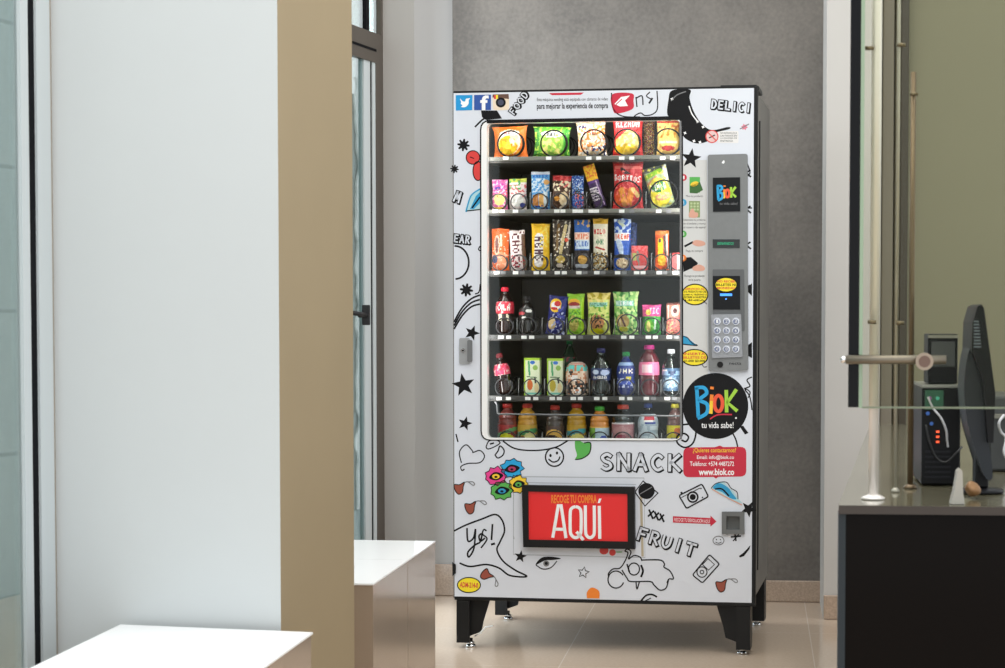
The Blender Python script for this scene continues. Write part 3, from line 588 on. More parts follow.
m.build('flap_sign', fl, fix=False)
m = MB(); m.box((P(527, 0).x, .036, P(0+560, 545).z), (P(632, 500).x, .3, P(560, 489).z), inner); m.build('delivery_bin', VM)
# coin return
m = MB(); plate(m, xz(coin), [xz([(726.5, 516), (740, 516), (740, 529.5), (726.5, 529.5)])], -.008, -.001, mat('coin_grey', (104, 106, 106), .35, metal=.3)); plate(m, xz([(725, 514), (741.5, 514), (741.5, 531.5), (725, 531.5)]), [], .012, .03, mat('coin_cup', (90, 92, 90), .4)); m.build('coin_return', VM)
# lock on left
m = MB(); plate(m, xz(rrect(459.5, 338, 470, 364, 1.5)), [], -.005, -.001, mat('lock_grey', (176, 178, 180), .35, metal=.5)); plate(m, xz(rrect(468, 340, 472.8, 362, 1.5)), [], -.012, -.0051, mat('lock_grey2', (130, 132, 134), .35, metal=.5)); lk = m.build('door_lock', VM)
m = MB(); c_ = P(463.5, 351, 0); plate(m, xz(ell(463.5, 350.5, 2.4)), [], -.009, -.0051, steel); plate(m, xz(ell(463.5, 350.5, 1)), [], -.0095, -.0091, ink); m.build('key_cylinder', lk)
m = MB(); plate(m, xz([(452.6, 562), (456, 564.5), (456, 573), (452.8, 576)]), [], -.006, -.001, dark); m.build('door_hinge', VM)
# keypad module
modg = mat('module_grey', (122, 124, 124), .38, metal=.25, noise_amt=.03, scale=60); modd = mat('module_grey_dark', (92, 94, 95), .4, metal=.2)
OFF = -.0121; m = MB(); _f = fp_; fp_ = m; text('necta', 729.5, 362.2, 741.5, 364.6, ink, 1); fill(smooth([(722, 163), (724, 160.5), (725, 162), (724, 163.8)], True, 3), pwhite, 1); OFF = 0; fp_ = _f
plate(m, xz(quadpts([(708, 155), (747.8, 154), (748.4, 370.5), (708.8, 371)], 2.5)), [], -.012, -.001, modg); plate(m, xz(quadpts([(713, 269.5), (744.5, 269.5), (745, 331), (713.5, 331)], 1)), [], -.014, -.0121, modd); mod = m.build('payment_module', VM)
m = MB(); plate(m, xz([(713.2, 178), (740.4, 177.5), (740.6, 211.5), (713.5, 212)]), [], -.015, -.0121, mat('screen_black', (16, 18, 20), .3, spec=.2)); OFF = -.0151
_f = fp_; fp_ = m; letters(717.5, 185.5, 18.5, 15.5, 2, 2.4); text('tu vida sabe!', 720, 202.5, 738, 205, greyink, 2); m.build('logo_plate', mod, fix=False)
m = MB(); fp_ = m; OFF = 0; plate(m, xz([(713.2, 239.5), (740, 239.5), (740, 248), (713.3, 248)]), [], -.0148, -.0121, mat('display_black', (14, 22, 20), .2)); OFF = -.0149; text('BIENVENIDOS', 718, 242.3, 734, 245, mat('led_green', (30, 170, 120), .4, emit=.35), 2); OFF = 0; m.build('text_display', mod, fix=False)
m = MB(); fp_ = m; plate(m, xz([(713.2, 276), (740.4, 276), (740.6, 309.5), (713.5, 309.5)]), [], -.0158, -.0142, mat('screen_black', (16, 18, 20), .3, spec=.2)); OFF = -.0159
oval(726.5, 284.8, 11, 7.3, [('NO RECIBE', cherry), ('BILLETES NI', ink), ('MONEDAS', cherry)]); text('TARJETAS', 721, 293.8, 732, 295.8, mat('lit_blue', (70, 150, 255), .4, emit=.9), 3); fill([(720.5, 293.6), (732.5, 293.6), (732.5, 296), (720.5, 296)], mat('lit_blue', (0, 0, 0)), 2); fill(ell(726.5, 299, .8), _m['lit_blue'], 2); OFF = 0
m.build('card_reader', mod, fix=False)
m = MB(); fp_ = m; plate(m, xz(quadpts([(711.6, 314.5), (741.5, 314), (743, 356.8), (712.5, 358)], 1.5)), [], -.018, -.0142, mat('keypad_plate', (150, 152, 156), .35, metal=.4)); kp = m.build('keypad_plate', mod)
labs = '123456789*0#'
for j in range(4):
    for i in range(3):
        kx, ky = 717.8+i*9.3, 321.3+j*9.2; m = MB(); fp_ = m; plate(m, xz(ell(kx, ky, 3.6, n=18)), [], -.023, -.0181, mat('key_steel', (205, 208, 214), .25, metal=.5)); plate(m, xz(ell(kx-.3, ky+.3, 2.6, n=16)), [], -.0236, -.0231, mat('key_blue_grey', (112, 120, 146), .35)); OFF = -.0237
        text(labs[j*3+i], kx-1, ky-1.7, kx+1, ky+1.7, pwhite, 1); OFF = 0; m.build('key', kp, fix=False)
m = MB(); plate(m, xz(ell(720.5, 364.5, 3)), [], -.015, -.0121, dark); m.build('push_button', mod)
fp_ = _f
# interior: tray shelves with coils
YT = .085                                               # front of the trays
XI0, XI1 = P(486, 300, YT).x+.002, .752
rows = [(158, [511, 554, 594, 627, 668]), (211, [499, 519, 540, 560, 578, 594, 627, 664]), (272.5, [500, 519, 540, 561, 582, 600, 621, 640, 662, 678]),
        (337, [505, 528, 555, 577, 600, 628, 652, 673]), (398.3, [504, 532, 556, 577, 601, 626, 650, 671]), (452, [508, 528, 555, 577, 600, 623, 648, 674])]
coilm = mat('coil_wire', (70, 70, 72), .3, metal=.7); tagw = mat('price_tag', (235, 235, 232), .4)
_coil = {}
def coil(parent, x, z, R):
    key = round(R, 4)
    if key not in _coil:
        m = MB(); turns = 5; n = 26
        m.tube([(R*math.sin(2*PI*t/n), max(0, t/n-1)*.075, R-R*math.cos(2*PI*t/n)) for t in range(int(turns*n)+1)], .0027 if R > .04 else .0021, ink if R > .04 else coilm, 6)
        o = m.build('coil', parent); _coil[key] = o
    else:
        o = _coil[key].copy(); C.objects.link(o); o.parent = parent
    o.location = (x, YT+.011, z); return o
ROWZ = []
for ri, (py, xs) in enumerate(rows):
    zl = P(584, py, YT).z; ztray = zl+.003; ROWZ.append(ztray+.004)
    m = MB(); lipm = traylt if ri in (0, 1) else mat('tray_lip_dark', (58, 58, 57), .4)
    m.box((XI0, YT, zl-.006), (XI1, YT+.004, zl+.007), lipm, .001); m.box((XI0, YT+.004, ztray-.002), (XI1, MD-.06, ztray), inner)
    m.box((XI0, YT+.01, zl-.012), (XI1, MD-.06, ztray-.003), inner)
    sh = m.build('shelf', VM)
    rnd = random.Random(ri)
    for i, cx in enumerate(xs):
        half = min([abs(cx-x) for x in xs if x != cx]+[30])/2
        for dx, w_ in ((-half*.35, 5.4), (half*.32, 5.0)):
            a_ = P(cx+dx-w_/2, py-1.4, YT); b_ = P(cx+dx+w_/2, py+1.8, YT)
            MB().box((a_.x, YT-.0015, b_.z), (min(b_.x, XI1), YT-.0002, a_.z), tagw if dx < 0 or rnd.random() < .6 else greyink).build('price_tag', sh)
        if i and ri:                                     # wire dividers
            dxm = P((xs[i-1]+cx)/2, py, YT).x
            MB().tube([(dxm, YT+.012, ztray), (dxm, YT+.012, ztray+.06), (dxm, YT+.03, ztray+.06)], .0014, mat('divider_wire', (140, 142, 142), .3, metal=.4), 6).build('divider', sh)
        R = {0: .043, 1: .026, 2: .026, 3: .028, 4: .028, 5: .030}[ri]
        if ri == 1 and i >= 6: R = .046
        if i == 5 and ri == 3: R = .034
        coil(sh, P(cx, py, YT+.02).x, ztray+.004, R)
m = MB(); a_ = P(495, 401.5, .06); b_ = P(497.5, 413.5, .06); c_ = P(680, 416, .06)
m.tube([a_, a_+(b_-a_)*.3+Vector((.004, 0, 0)), b_, b_+Vector((.006, 0, -.002)), c_], .003, mat('bar_grey', (120, 122, 124), .4), 8); m.build('guard_bar', VM)
m = MB(); m.box((XI0, .04, .5), (XI0+.004, MD-.06, zt-.05), inner); m.build('side_liner', VM)
m = MB(); m.box((.08, .04, 1.755), (.70, .06, 1.775), mat('lamp_tube', (245, 248, 255), .4, emit=2.5), .004); m.build('light_tube', VM)
def area(name, loc, rot, sx, sy, power, col=(1, 1, 1), parent=None):
    l = bpy.data.lights.new(name, 'AREA'); l.shape = 'RECTANGLE'; l.size = sx; l.size_y = sy; l.energy = power; l.color = col
    o = bpy.data.objects.new(name, l); C.objects.link(o); o.location = loc; o.rotation_euler = rot
    if parent: o.parent = parent
    return o
IL = 1.0
area('interior_lamp', (.4, .045, 1.752), (math.radians(38), 0, 0), .6, .03, 1.3*IL, (1, .98, .95), VM)
area('interior_lamp', (XI0+.008, .04, 1.23), (math.radians(90), 0, math.radians(-40)), .02, .88, 1.2*IL, (1, .98, .95), VM)
area('interior_lamp', (XI1-.01, .04, 1.23), (math.radians(90), 0, math.radians(40)), .02, .88, 1.2*IL, (1, .98, .95), VM)
# ------------------------------------------------------------------ products
FONT = dict(A='25755', B='65656', C='34443', D='65556', E='74647', F='74644', G='34553', H='55755', I='72227', J='11152', K='55655', L='44447', M='57755', N='65555', O='25552', P='65644', Q='25563', R='65655', S='34216', T='72222', U='55557', V='55552', W='55775', X='55255', Y='55222', Z='71247')
FONT['&'] = '25653'; FONT[' '] = '00000'; FONT["'"] = '22000'; FONT['-'] = '00700'
def paint(ops, u, v, asp):
    """colour of the wrapper at u (left-right) and v (top-bottom)"""
    col = None
    for o in ops:
        k = o[0]
        if k == 'bg': col = o[1]
        elif k == 'r':
            if o[1] <= u <= o[3] and o[2] <= v <= o[4]: col = o[5]
        elif k == 'e':
            if ((u-o[1])/o[3])**2+((v-o[2])/o[4])**2 <= 1: col = o[5]
        elif k == 'n':
            if noise.noise(Vector((u*o[1]+o[4], v*o[1]*asp+o[4]*1.7, o[4]))) > o[3] and (len(o) < 6 or (o[5][0] <= u <= o[5][2] and o[5][1] <= v <= o[5][3])): col = o[2]
        elif k == 'd':
            ax, ay, bx, by, w = o[1:6]; dx, dy = bx-ax, (by-ay)*asp; t = max(0, min(1, ((u-ax)*dx+(v-ay)*asp*dy)/(dx*dx+dy*dy)))
            if math.hypot(u-ax-t*dx, (v-ay)*asp-t*dy) < w: col = o[6]
        elif k == 't' or k == 'tv':
            tx, cx, cy, wd, hh, c = o[1:7]; rot = math.radians(o[7]) if len(o) > 7 else 0
            du, dv = (u-cx), (v-cy)*asp; x = du*math.cos(rot)+dv*math.sin(rot); y = -du*math.sin(rot)+dv*math.cos(rot)
            n = len(tx)*4-1; gx = (x/wd+.5)*n; gy = (y/(hh*asp)+.5)*5
            if 0 <= gx < n and 0 <= gy < 5:
                ch = tx[int(gx)//4]; cc = int(gx) % 4
                if cc < 3 and (int(FONT[ch][int(gy)]) >> (2-cc)) & 1: col = c
    return col
def L3(c): return lin(c)
def grid_mesh(name, W, H, T, ops, kind, seed, parent=None):
    asp = H/W; nu = 34 if W < .1 else 52; nv = max(12, min(80, int(nu*asp)))
    bm = bmesh.new(); lay = bm.loops.layers.float_color.new('print'); vs = {}
    rnd = random.Random(seed); ox = rnd.random()*50
    def prof(u, v):
        if kind == 'carton': return T
        a = max(0, math.sin(PI*u))**(.55); e = .045 if kind == 'bag' else .04
        vv = (v-e)/(1-2*e)
        return 0 if vv <= 0 or vv >= 1 else T*a*max(0, math.sin(PI*vv))**.5
    def pos(i, j, s):
        u, v = i/nu, j/nv; x = (u-.5)*W; z = (1-v)*H; t = prof(u, v)
        if kind in ('bag', 'packet'):
            pinch = 1-.13*math.sin(PI*v)**.5 if kind == 'bag' else 1-.06*math.sin(PI*v)**.5
            x *= pinch; w_ = noise.noise(Vector((u*5+ox, v*5*asp, s*3)))+.6*noise.noise(Vector((u*14+ox, v*9*asp, s)))
            t += .24*T*w_*min(1, 6*min(u, 1-u, v, 1-v)) if t > 0 else 0
            if j in (0, nv): z += (.0012 if i % 2 else -.0012)+.02*H*noise.noise(Vector((u*2.5+ox, v, 7)))
            if v < .06 or v > .94: t += .0035*math.sin(u*9+ox)*(1 if s < 0 else -1); t = t if s < 0 else t+.0006
        return Vector((x, s*t, z))
    for s in (-1, 1):
        for i in range(nu+1):
            for j in range(nv+1):
                vs[s, i, j] = bm.verts.new(pos(i, j, s))
    for s in (-1, 1):
        for i in range(nu):
            for j in range(nv):
                q = [vs[s, i, j], vs[s, i+1, j], vs[s, i+1, j+1], vs[s, i, j+1]]
                f_ = bm.faces.new(q if s > 0 else q[::-1]); f_.smooth = kind != 'carton'
                c = L3(paint(ops, (i+.5)/nu, (j+.5)/nv, asp))
                for l in f_.loops: l[lay] = c
    edge = [(i, 0) for i in range(nu)]+[(nu, j) for j in range(nv)]+[(i, nv) for i in range(nu, 0, -1)]+[(0, j) for j in range(nv, 0, -1)]
    for a, b in zip(edge, edge[1:]+edge[:1]):
        f_ = bm.faces.new([vs[-1, a[0], a[1]], vs[-1, b[0], b[1]], vs[1, b[0], b[1]], vs[1, a[0], a[1]]]); c = L3(paint(ops, min(.99, max(.01, a[0]/nu)), min(.99, max(.01, a[1]/nv)), asp))
        for l in f_.loops: l[lay] = c
    bmesh.ops.recalc_face_normals(bm, faces=bm.faces[:])
    me = bpy.data.meshes.new(name); bm.to_mesh(me); bm.free(); me.materials.append(PRINT)
    o = bpy.data.objects.new(name, me); C.objects.link(o)
    if parent: o.parent = parent
    return o
def mworld(x, y, z): return MX*x+MY*y+Vector((0, 0, z))
DEP = YT+.048
def place(o, px0, py0, px1, py1, row, tilt=0, dep=None, lift=0.):
    dep = dep or DEP; c = P((px0+px1)/2, py1, dep)
    z = ROWZ[row]+.0005
    o.location = mworld(c.x, dep, z+lift)
    o.rotation_euler = (0, math.radians(tilt), MYAW)
def size(px0, py0, px1, py1, row, dep):
    a = P(px0, py0, dep); b = P(px1, py1, dep); return b.x-a.x, a.z-ROWZ[row]
cnt = [0]
def soft(name, cat, label, box, row, ops, kind='bag', T=None, tilt=0, group=None, dep=None, lift=0, hh=None):
    dep = dep or DEP; W, H = size(*box, row, dep); cnt[0] += 1
    if hh: H = hh
    T = T or min(.022, W*.27)
    o = grid_mesh(name, W, H, T, ops, kind, cnt[0]); tag(o, label, cat, group); place(o, *box, row, tilt, dep, lift); return o
def bottle(name, label, box, row, body, cap, labels, liquid=None, tilt=0, group='drink bottles on the lower trays', shape='soda', dep=None, lift=0, capname='cap'):
    dep = dep or DEP; W, H = size(*box, row, dep); R = W/2; o = MB()
    if shape == 'soda': pr = [(.6, 0), (.92, .015), (1, .06), (1, .3), (.93, .38), (.97, .45), (1, .55), (.98, .66), (.8, .76), (.5, .86), (.36, .9), (.36, .94)]
    elif shape == 'juice': pr = [(.7, 0), (.98, .02), (1, .08), (.96, .14), (1, .2), (1, .6), (.94, .66), (.98, .72), (.7, .84), (.45, .9), (.45, .93)]
    else: pr = [(.85, 0), (1, .03), (1, .72), (.93, .84), (.75, .94), (.45, 1.)]
    prof = []
    for (a, b), (c, d) in zip(pr, pr[1:]):
        for k in range(3): prof.append(((a+(c-a)*k/3)*R, (b+(d-b)*k/3)*H))
    prof.append((pr[-1][0]*R, pr[-1][1]*H))
    o.lathe(prof, body, 28); ob = o.build(name); tag(ob, label, 'bottle' if shape != 'can' else 'cup', group)
    rad = lambda t: next(((a[0]+(b[0]-a[0])*(t-a[1])/max(1e-6, b[1]-a[1]))*R for a, b in zip(pr, pr[1:]) if a[1] <= t <= b[1]), R)
    for v0, v1, ops in labels:
        n = 30; k = 16; bm = bmesh.new(); lay = bm.loops.layers.float_color.new('print'); g = []
        asp = (v1-v0)*H/(2*R)
        for j in range(k+1):
            t = v0+(v1-v0)*j/k; g.append([bm.verts.new(((rad(t)+.0008)*math.sin(2*PI*i/(2*n)-PI/1), -(rad(t)+.0008)*math.cos(2*PI*i/(2*n)-PI), t*H)) for i in range(2*n)])
        for j in range(k):
            for i in range(2*n):
                f_ = bm.faces.new([g[j][i], g[j][(i+1) % (2*n)], g[j+1][(i+1) % (2*n)], g[j+1][i]]); f_.smooth = True
                an = 2*PI*(i+.5)/(2*n)-PI; u = (math.sin(an)+1)/2 if abs(an) < PI/2 else .02
                c = lin(paint(ops, u, 1-(j+.5)/k, asp))
                for l in f_.loops: l[lay] = c
        bmesh.ops.recalc_face_normals(bm, faces=bm.faces[:]); me = bpy.data.meshes.new('label'); bm.to_mesh(me); bm.free(); me.materials.append(PRINT)
        lo = bpy.data.objects.new('label', me); C.objects.link(lo); lo.parent = ob
    if cap and shape != 'can':
        cr = pr[-1][0]*R*1.12; m = MB(); zc = pr[-1][1]*H
        m.lathe([(cr, zc+.0003), (cr, zc+.012), (cr*.92, zc+.015)], cap, 20)
        for q in range(20): m.tube([(cr*math.cos(q*PI/10), cr*math.sin(q*PI/10), zc+.001), (cr*math.cos(q*PI/10), cr*math.sin(q*PI/10), zc+.012)], .0006, cap, 4)
        m.build('cap', ob)
    place(ob, *box, row, tilt, dep, lift); return ob
W_ = (240, 238, 232); K_ = (24, 22, 22); OR = (240, 120, 40); YE = (250, 205, 40); GR = (100, 180, 60); RE = (214, 40, 40); BL = (28, 92, 190); NV = (24, 34, 90); CR = (244, 226, 190); PK = (236, 110, 170); BR = (90, 52, 34); LG = (180, 215, 80); SK = (120, 180, 225); MG = (200, 40, 140)
g1 = 'snack bags and wrappers in the top three trays'
# first row
soft('chip_bag', 'snack bag', 'orange and white chip bag at the left end of the top tray', (493, 127, 529, 156), 0, [('bg', OR), ('e', .48, .5, .36, .4, CR), ('e', .45, .6, .3, .3, YE), ('e', .65, .45, .15, .2, (250, 215, 170)), ('n', 9, (255, 170, 30), .2, 3, (.2, .35, .8, .95)), ('e', .5, .22, .3, .09, W_), ('t', 'MAX', .5, .22, .32, .1, RE)], tilt=-2, group=g1)
soft('chip_bag', 'snack bag', 'green chip bag with a pale oval, second from the left on the top tray', (532, 127.5, 571, 156), 0, [('bg', GR), ('r', 0, 0, .14, 1, (60, 140, 50)), ('e', .5, .5, .35, .42, (150, 200, 80)), ('n', 8, (238, 225, 130), -.05, 6, (.25, .4, .75, .9)), ('e', .5, .25, .32, .11, W_), ('t', 'FRITO', .5, .25, .4, .1, K_), ('r', .86, 0, 1, 1, (60, 150, 40)), ('n', 14, LG, .25, 2)], tilt=2, group=g1)
soft('chip_bag', 'snack bag', 'clear and orange snack bag with a blue lower corner, middle of the top tray', (577, 122, 608, 156), 0, [('bg', (224, 200, 160)), ('n', 6, (246, 150, 70), -.2, 8, (0, .12, 1, .85)), ('n', 9, (250, 214, 170), .1, 4), ('n', 8, NV, .15, 5, (.3, .7, 1, 1)), ('n', 8, (60, 60, 100), .2, 9, (0, 0, .4, .2)), ('n', 14, W_, .2, 1), ('t', 'CHOCLO', .45, .3, .6, .1, RE)], tilt=-3, group=g1)
soft('chip_bag', 'snack bag', 'red crisp bag showing a yellow bowl of chips on the top tray', (612, 118.5, 644, 156), 0, [('bg', (222, 40, 40)), ('e', .5, .62, .42, .32, (244, 220, 130)), ('e', .45, .82, .4, .14, YE), ('n', 9, (250, 235, 190), .1, 3, (.2, .4, .8, .75)), ('d', .1, .5, .4, .33, .06, RE), ('t', 'RIZADA', .5, .16, .8, .16, W_)], group=g1)
soft('chip_bag', 'snack bag', 'dark brown and gold bag leaning behind the red crisp bag', (643, 120, 655, 156), 0, [('bg', (84, 40, 34)), ('n', 10, (200, 170, 60), .1, 2), ('n', 9, (150, 40, 40), .2, 7), ('n', 16, CR, .35, 3)], T=.012, dep=DEP+.06, group=g1)
soft('chip_bag', 'snack bag', 'yellow chip bag with a red top band at the right end of the top tray', (656, 119, 681, 156), 0, [('bg', (240, 200, 110)), ('r', 0, 0, 1, .12, (200, 60, 50)), ('n', 8, (220, 120, 60), .2, 4, (0, .05, 1, .35)), ('e', .5, .55, .42, .3, (248, 222, 120)), ('d', .2, .5, .35, .3, .05, (235, 160, 50)), ('d', .5, .45, .55, .28, .05, (235, 160, 50)), ('d', .8, .5, .85, .3, .05, (235, 160, 50)), ('e', .5, .8, .3, .07, (190, 50, 50)), ('r', .1, .62, .9, .68, (250, 232, 200))], group=g1)
# second row
soft('candy_packet', 'snack bag', 'small pink and yellow candy packet at the left end of the second tray', (492, 180, 508, 209), 1, [('bg', PK), ('n', 7, (255, 200, 220), .1, 2), ('e', .5, .65, .35, .2, (248, 232, 140)), ('n', 8, (200, 60, 160), .2, 6, (0, 0, 1, .4)), ('e', .4, .3, .2, .06, (90, 60, 160)), ('n', 12, OR, .25, 5, (.3, .3, 1, .6)), ('r', .1, .9, .8, .97, YE)], 'packet', group=g1)
soft('marshmallow_packet', 'snack bag', 'white and green marshmallow packet on the second tray', (509, 179, 527, 209), 1, [('bg', (240, 225, 220)), ('r', 0, 0, 1, .13, (210, 220, 90)), ('n', 6, (90, 170, 90), .15, 3, (0, 0, .7, .35)), ('n', 8, (226, 110, 110), .15, 7, (0, .2, 1, .6)), ('e', .5, .7, .36, .2, W_), ('e', .8, .86, .16, .08, (70, 80, 160))], 'packet', group=g1)
soft('wafer_packet', 'snack bag', 'tall light blue wafer packet with a white band on the second tray', (531, 172, 550, 209), 1, [('bg', (80, 160, 220)), ('r', 0, 0, 1, .07, (220, 226, 235)), ('t', 'WAFER', .5, .12, .85, .09, BL), ('n', 8, (210, 228, 240), 0, 3, (0, .18, 1, .55)), ('r', .1, .6, .4, .9, (200, 130, 60)), ('r', .45, .58, .72, .92, (245, 190, 110)), ('r', .72, .55, .9, .92, (230, 240, 245)), ('n', 9, (30, 60, 150), .15, 9, (0, .88, 1, 1)), ('e', .85, .28, .14, .07, (240, 180, 100))], 'packet', group=g1)
soft('cookie_packet', 'snack bag', 'dark brown cookie packet with a red top on the second tray', (551, 176, 570, 209), 1, [('bg', (84, 52, 34)), ('r', 0, 0, 1, .16, (190, 40, 44)), ('n', 6, (230, 90, 90), .0, 4, (.4, 0, 1, .35)), ('n', 7, CR, .05, 6, (0, .15, 1, .45)), ('e', .68, .68, .26, .2, (240, 214, 170)), ('e', .3, .68, .16, .07, (220, 150, 50)), ('d', .5, .95, .8, .8, .05, (240, 224, 200))], 'packet', tilt=3, group=g1)
soft('cookie_packet', 'snack bag', 'dark blue snack packet beside the leaning chocolate bar', (571.5, 176, 584, 209), 1, [('bg', (30, 74, 160)), ('n', 7, (200, 214, 230), .1, 5, (0, .1, 1, .6)), ('e', .5, .5, .2, .15, (40, 50, 50)), ('n', 8, (240, 120, 110), .12, 8, (.3, .5, 1, 1)), ('n', 9, (110, 160, 220), .2, 2)], 'packet', group=g1)
soft('chocolate_bar', 'chocolate bar', 'slim yellow and purple chocolate bar leaning left on the second tray', (595, 165, 607, 209), 1, [('bg', (66, 40, 90)), ('r', 0, 0, 1, .36, (252, 196, 30)), ('n', 6, OR, .1, 4, (0, 0, 1, .3)), ('r', 0, .36, 1, .42, (90, 40, 130)), ('t', 'BARRA', .38, .68, 1.1, .22, (225, 215, 220), 90), ('d', .75, .4, .85, .95, .06, (190, 160, 200)), ('n', 8, (40, 26, 30), .3, 2, (0, .7, 1, 1))], 'packet', T=.008, tilt=-17, group=g1, lift=.006)
soft('chip_bag', 'snack bag', 'large red corn chip bag with orange triangles on the second tray', (612, 161, 644, 209), 1, [('bg', (208, 34, 40)), ('r', 0, 0, 1, .07, (150, 30, 36)), ('d', .1, .14, .9, .15, .05, (236, 110, 100)), ('d', .3, .18, .6, .32, .06, (50, 30, 30)), ('e', .35, .75, .3, .2, (230, 90, 40)), ('d', .3, .62, .4, .88, .1, (245, 160, 60)), ('d', .65, .62, .55, .88, .1, (250, 150, 50)), ('d', .7, .6, .85, .72, .07, (250, 210, 130)), ('r', .02, .29, .98, .46, (216, 40, 44)), ('t', 'DORITOS', .5, .375, .93, .13, W_, 4), ('n', 10, (250, 120, 110), .38, 3)], group=g1)
soft('chip_bag', 'snack bag', 'green and yellow chip bag leaning left at the right end of the second tray', (651, 167, 677, 209), 1, [('bg', (170, 190, 150)), ('r', 0, 0, 1, .12, (96, 104, 96)), ('d', .05, .22, .7, .12, .09, (150, 200, 40)), ('d', .1, .38, .5, .26, .05, (214, 150, 110)), ('e', .5, .62, .46, .34, (244, 224, 60)), ('e', .5, .5, .36, .13, (40, 130, 50)), ('e', .6, .74, .36, .09, (230, 160, 120)), ('t', 'LIMON', .5, .5, .66, .13, W_), ('d', .9, .05, .95, .4, .08, (220, 225, 215)), ('n', 9, (240, 232, 90), .25, 4)], tilt=-14, group=g1, lift=.004)
# third row
soft('cookie_packet', 'snack bag', 'bright orange cookie packet at the left end of the third tray', (491.5, 229, 509.5, 270), 2, [('bg', (244, 106, 40)), ('e', .33, .4, .16, .25, (240, 190, 170)), ('e', .33, .4, .1, .2, (130, 80, 70)), ('d', .55, .15, .6, .4, .06, (250, 200, 170)), ('e', .6, .75, .3, .2, (236, 150, 110)), ('n', 8, (250, 190, 160), .2, 7, (0, .45, 1, 1)), ('e', .2, .72, .18, .1, (70, 80, 120)), ('n', 10, W_, .38, 3, (.7, 0, 1, .5))], 'packet', group=g1)
soft('wafer_packet', 'snack bag', 'white packet with dark red upright lettering on the third tray', (511, 230.5, 527, 270), 2, [('bg', (238, 226, 224)), ('t', 'CHOCO', .4, .5, 2.1, .19, (96, 30, 40), 90), ('r', .78, .1, 1, 1, (120, 90, 70)), ('n', 9, (180, 40, 60), .2, 2, (0, .6, 1, 1)), ('n', 9, (110, 50, 50), .25, 2, (.5, 0, 1, .5))], 'packet', tilt=-3, group=g1)
soft('candy_packet', 'snack bag', 'yellow candy packet with a white blaze of letters on the third tray', (531.5, 224, 550, 270), 2, [('bg', (252, 200, 30)), ('d', .45, .3, .4, .82, .26, (244, 238, 236)), ('t', 'M&MS', .42, .53, 1.3, .2, (80, 40, 60), 90), ('n', 7, (255, 226, 90), .1, 3, (.5, 0, 1, .5)), ('r', 0, .92, 1, 1, YE)], 'packet', group=g1)
soft('chocolate_packet', 'snack bag', 'black and gold chocolate packet standing on the third tray', (552.5, 220, 571, 270), 2, [('bg', (62, 50, 40)), ('d', .35, .1, .25, .6, .08, (120, 90, 40)), ('d', .75, .12, .45, .7, .09, (216, 196, 140)), ('d', .95, .1, .85, .5, .05, (210, 200, 180)), ('e', .45, .78, .26, .08, (210, 180, 90)), ('n', 9, (240, 230, 210), .32, 2), ('e', .8, .4, .1, .04, (230, 80, 40)), ('e', .4, .9, .2, .04, (230, 215, 200))], 'packet', group=g1)
soft('cookie_packet', 'snack bag', 'blue cookie packet with a white and orange name band, left of the cream one', (574, 220, 590, 270), 2, [('bg', (34, 96, 176)), ('n', 6, (230, 180, 90), .2, 6, (0, 0, 1, .15)), ('r', 0, .25, 1, .4, (250, 220, 200)), ('t', 'CHIPS', .5, .32, .9, .1, (236, 110, 60)), ('r', .1, .4, 1, .58, (210, 226, 240)), ('t', 'CLUB', .5, .48, .8, .1, BL), ('r', 0, .6, 1, 1, (50, 44, 48)), ('e', .55, .78, .3, .1, (230, 180, 90)), ('r', .1, .88, .9, .95, (200, 205, 215))], 'packet', group=g1)
soft('wafer_packet', 'snack bag', 'cream packet with a gold top and red and green marks on the third tray', (593, 219, 608, 270), 2, [('bg', (238, 230, 205)), ('r', 0, 0, 1, .1, (226, 176, 40)), ('t', 'MILO', .45, .25, .8, .09, RE), ('t', 'OK', .5, .45, .5, .09, (40, 130, 80)), ('d', .2, .55, .8, .6, .05, (190, 60, 50)), ('n', 7, (180, 140, 60), .0, 6, (0, .65, 1, 1)), ('n', 9, (60, 50, 40), .2, 3, (0, .65, 1, 1))], 'packet', group=g1)
soft('cookie_packet', 'snack bag', 'tall blue and white packet with orange letters, left of the small red box', (614, 219, 631, 270), 2, [('bg', (34, 90, 190)), ('d', .3, .05, .6, .15, .1, (220, 230, 200)), ('n', 5, (210, 226, 244), .05, 4, (0, .0, 1, .3)), ('r', 0, .28, .9, .42, (246, 240, 238)), ('t', 'OREAR', .5, .35, .9, .1, (240, 96, 50)), ('d', .3, .45, .5, .65, .18, (200, 216, 238)), ('d', .7, .55, .7, .68, .12, (40, 96, 200)), ('r', 0, .7, 1, .76, K_), ('e', .5, .86, .38, .1, (244, 220, 180)), ('n', 10, (190, 150, 100), .2, 3, (.2, .78, .8, .95))], 'packet', group=g1)
soft('cookie_packet', 'snack bag', 'dark blue packet half hidden behind the tall blue and white one', (625, 223, 637, 270), 2, [('bg', (26, 50, 110)), ('e', .3, .35, .3, .06, (220, 90, 50)), ('n', 7, (60, 90, 160), .1, 2)], 'packet', dep=DEP+.06, group=g1)
soft('gum_box', 'box', 'small pinkish red upright box on the third tray', (632, 246, 647.5, 270), 2, [('bg', (226, 90, 90)), ('r', 0, 0, 1, .2, (240, 120, 120)), ('d', .4, .25, .42, .8, .08, (130, 150, 130)), ('n', 7, (230, 60, 60), .1, 5), ('r', .05, .3, .3, .6, (190, 200, 110)), ('r', .1, .82, .9, .92, (250, 190, 190))], 'carton', T=.012, group=g1)
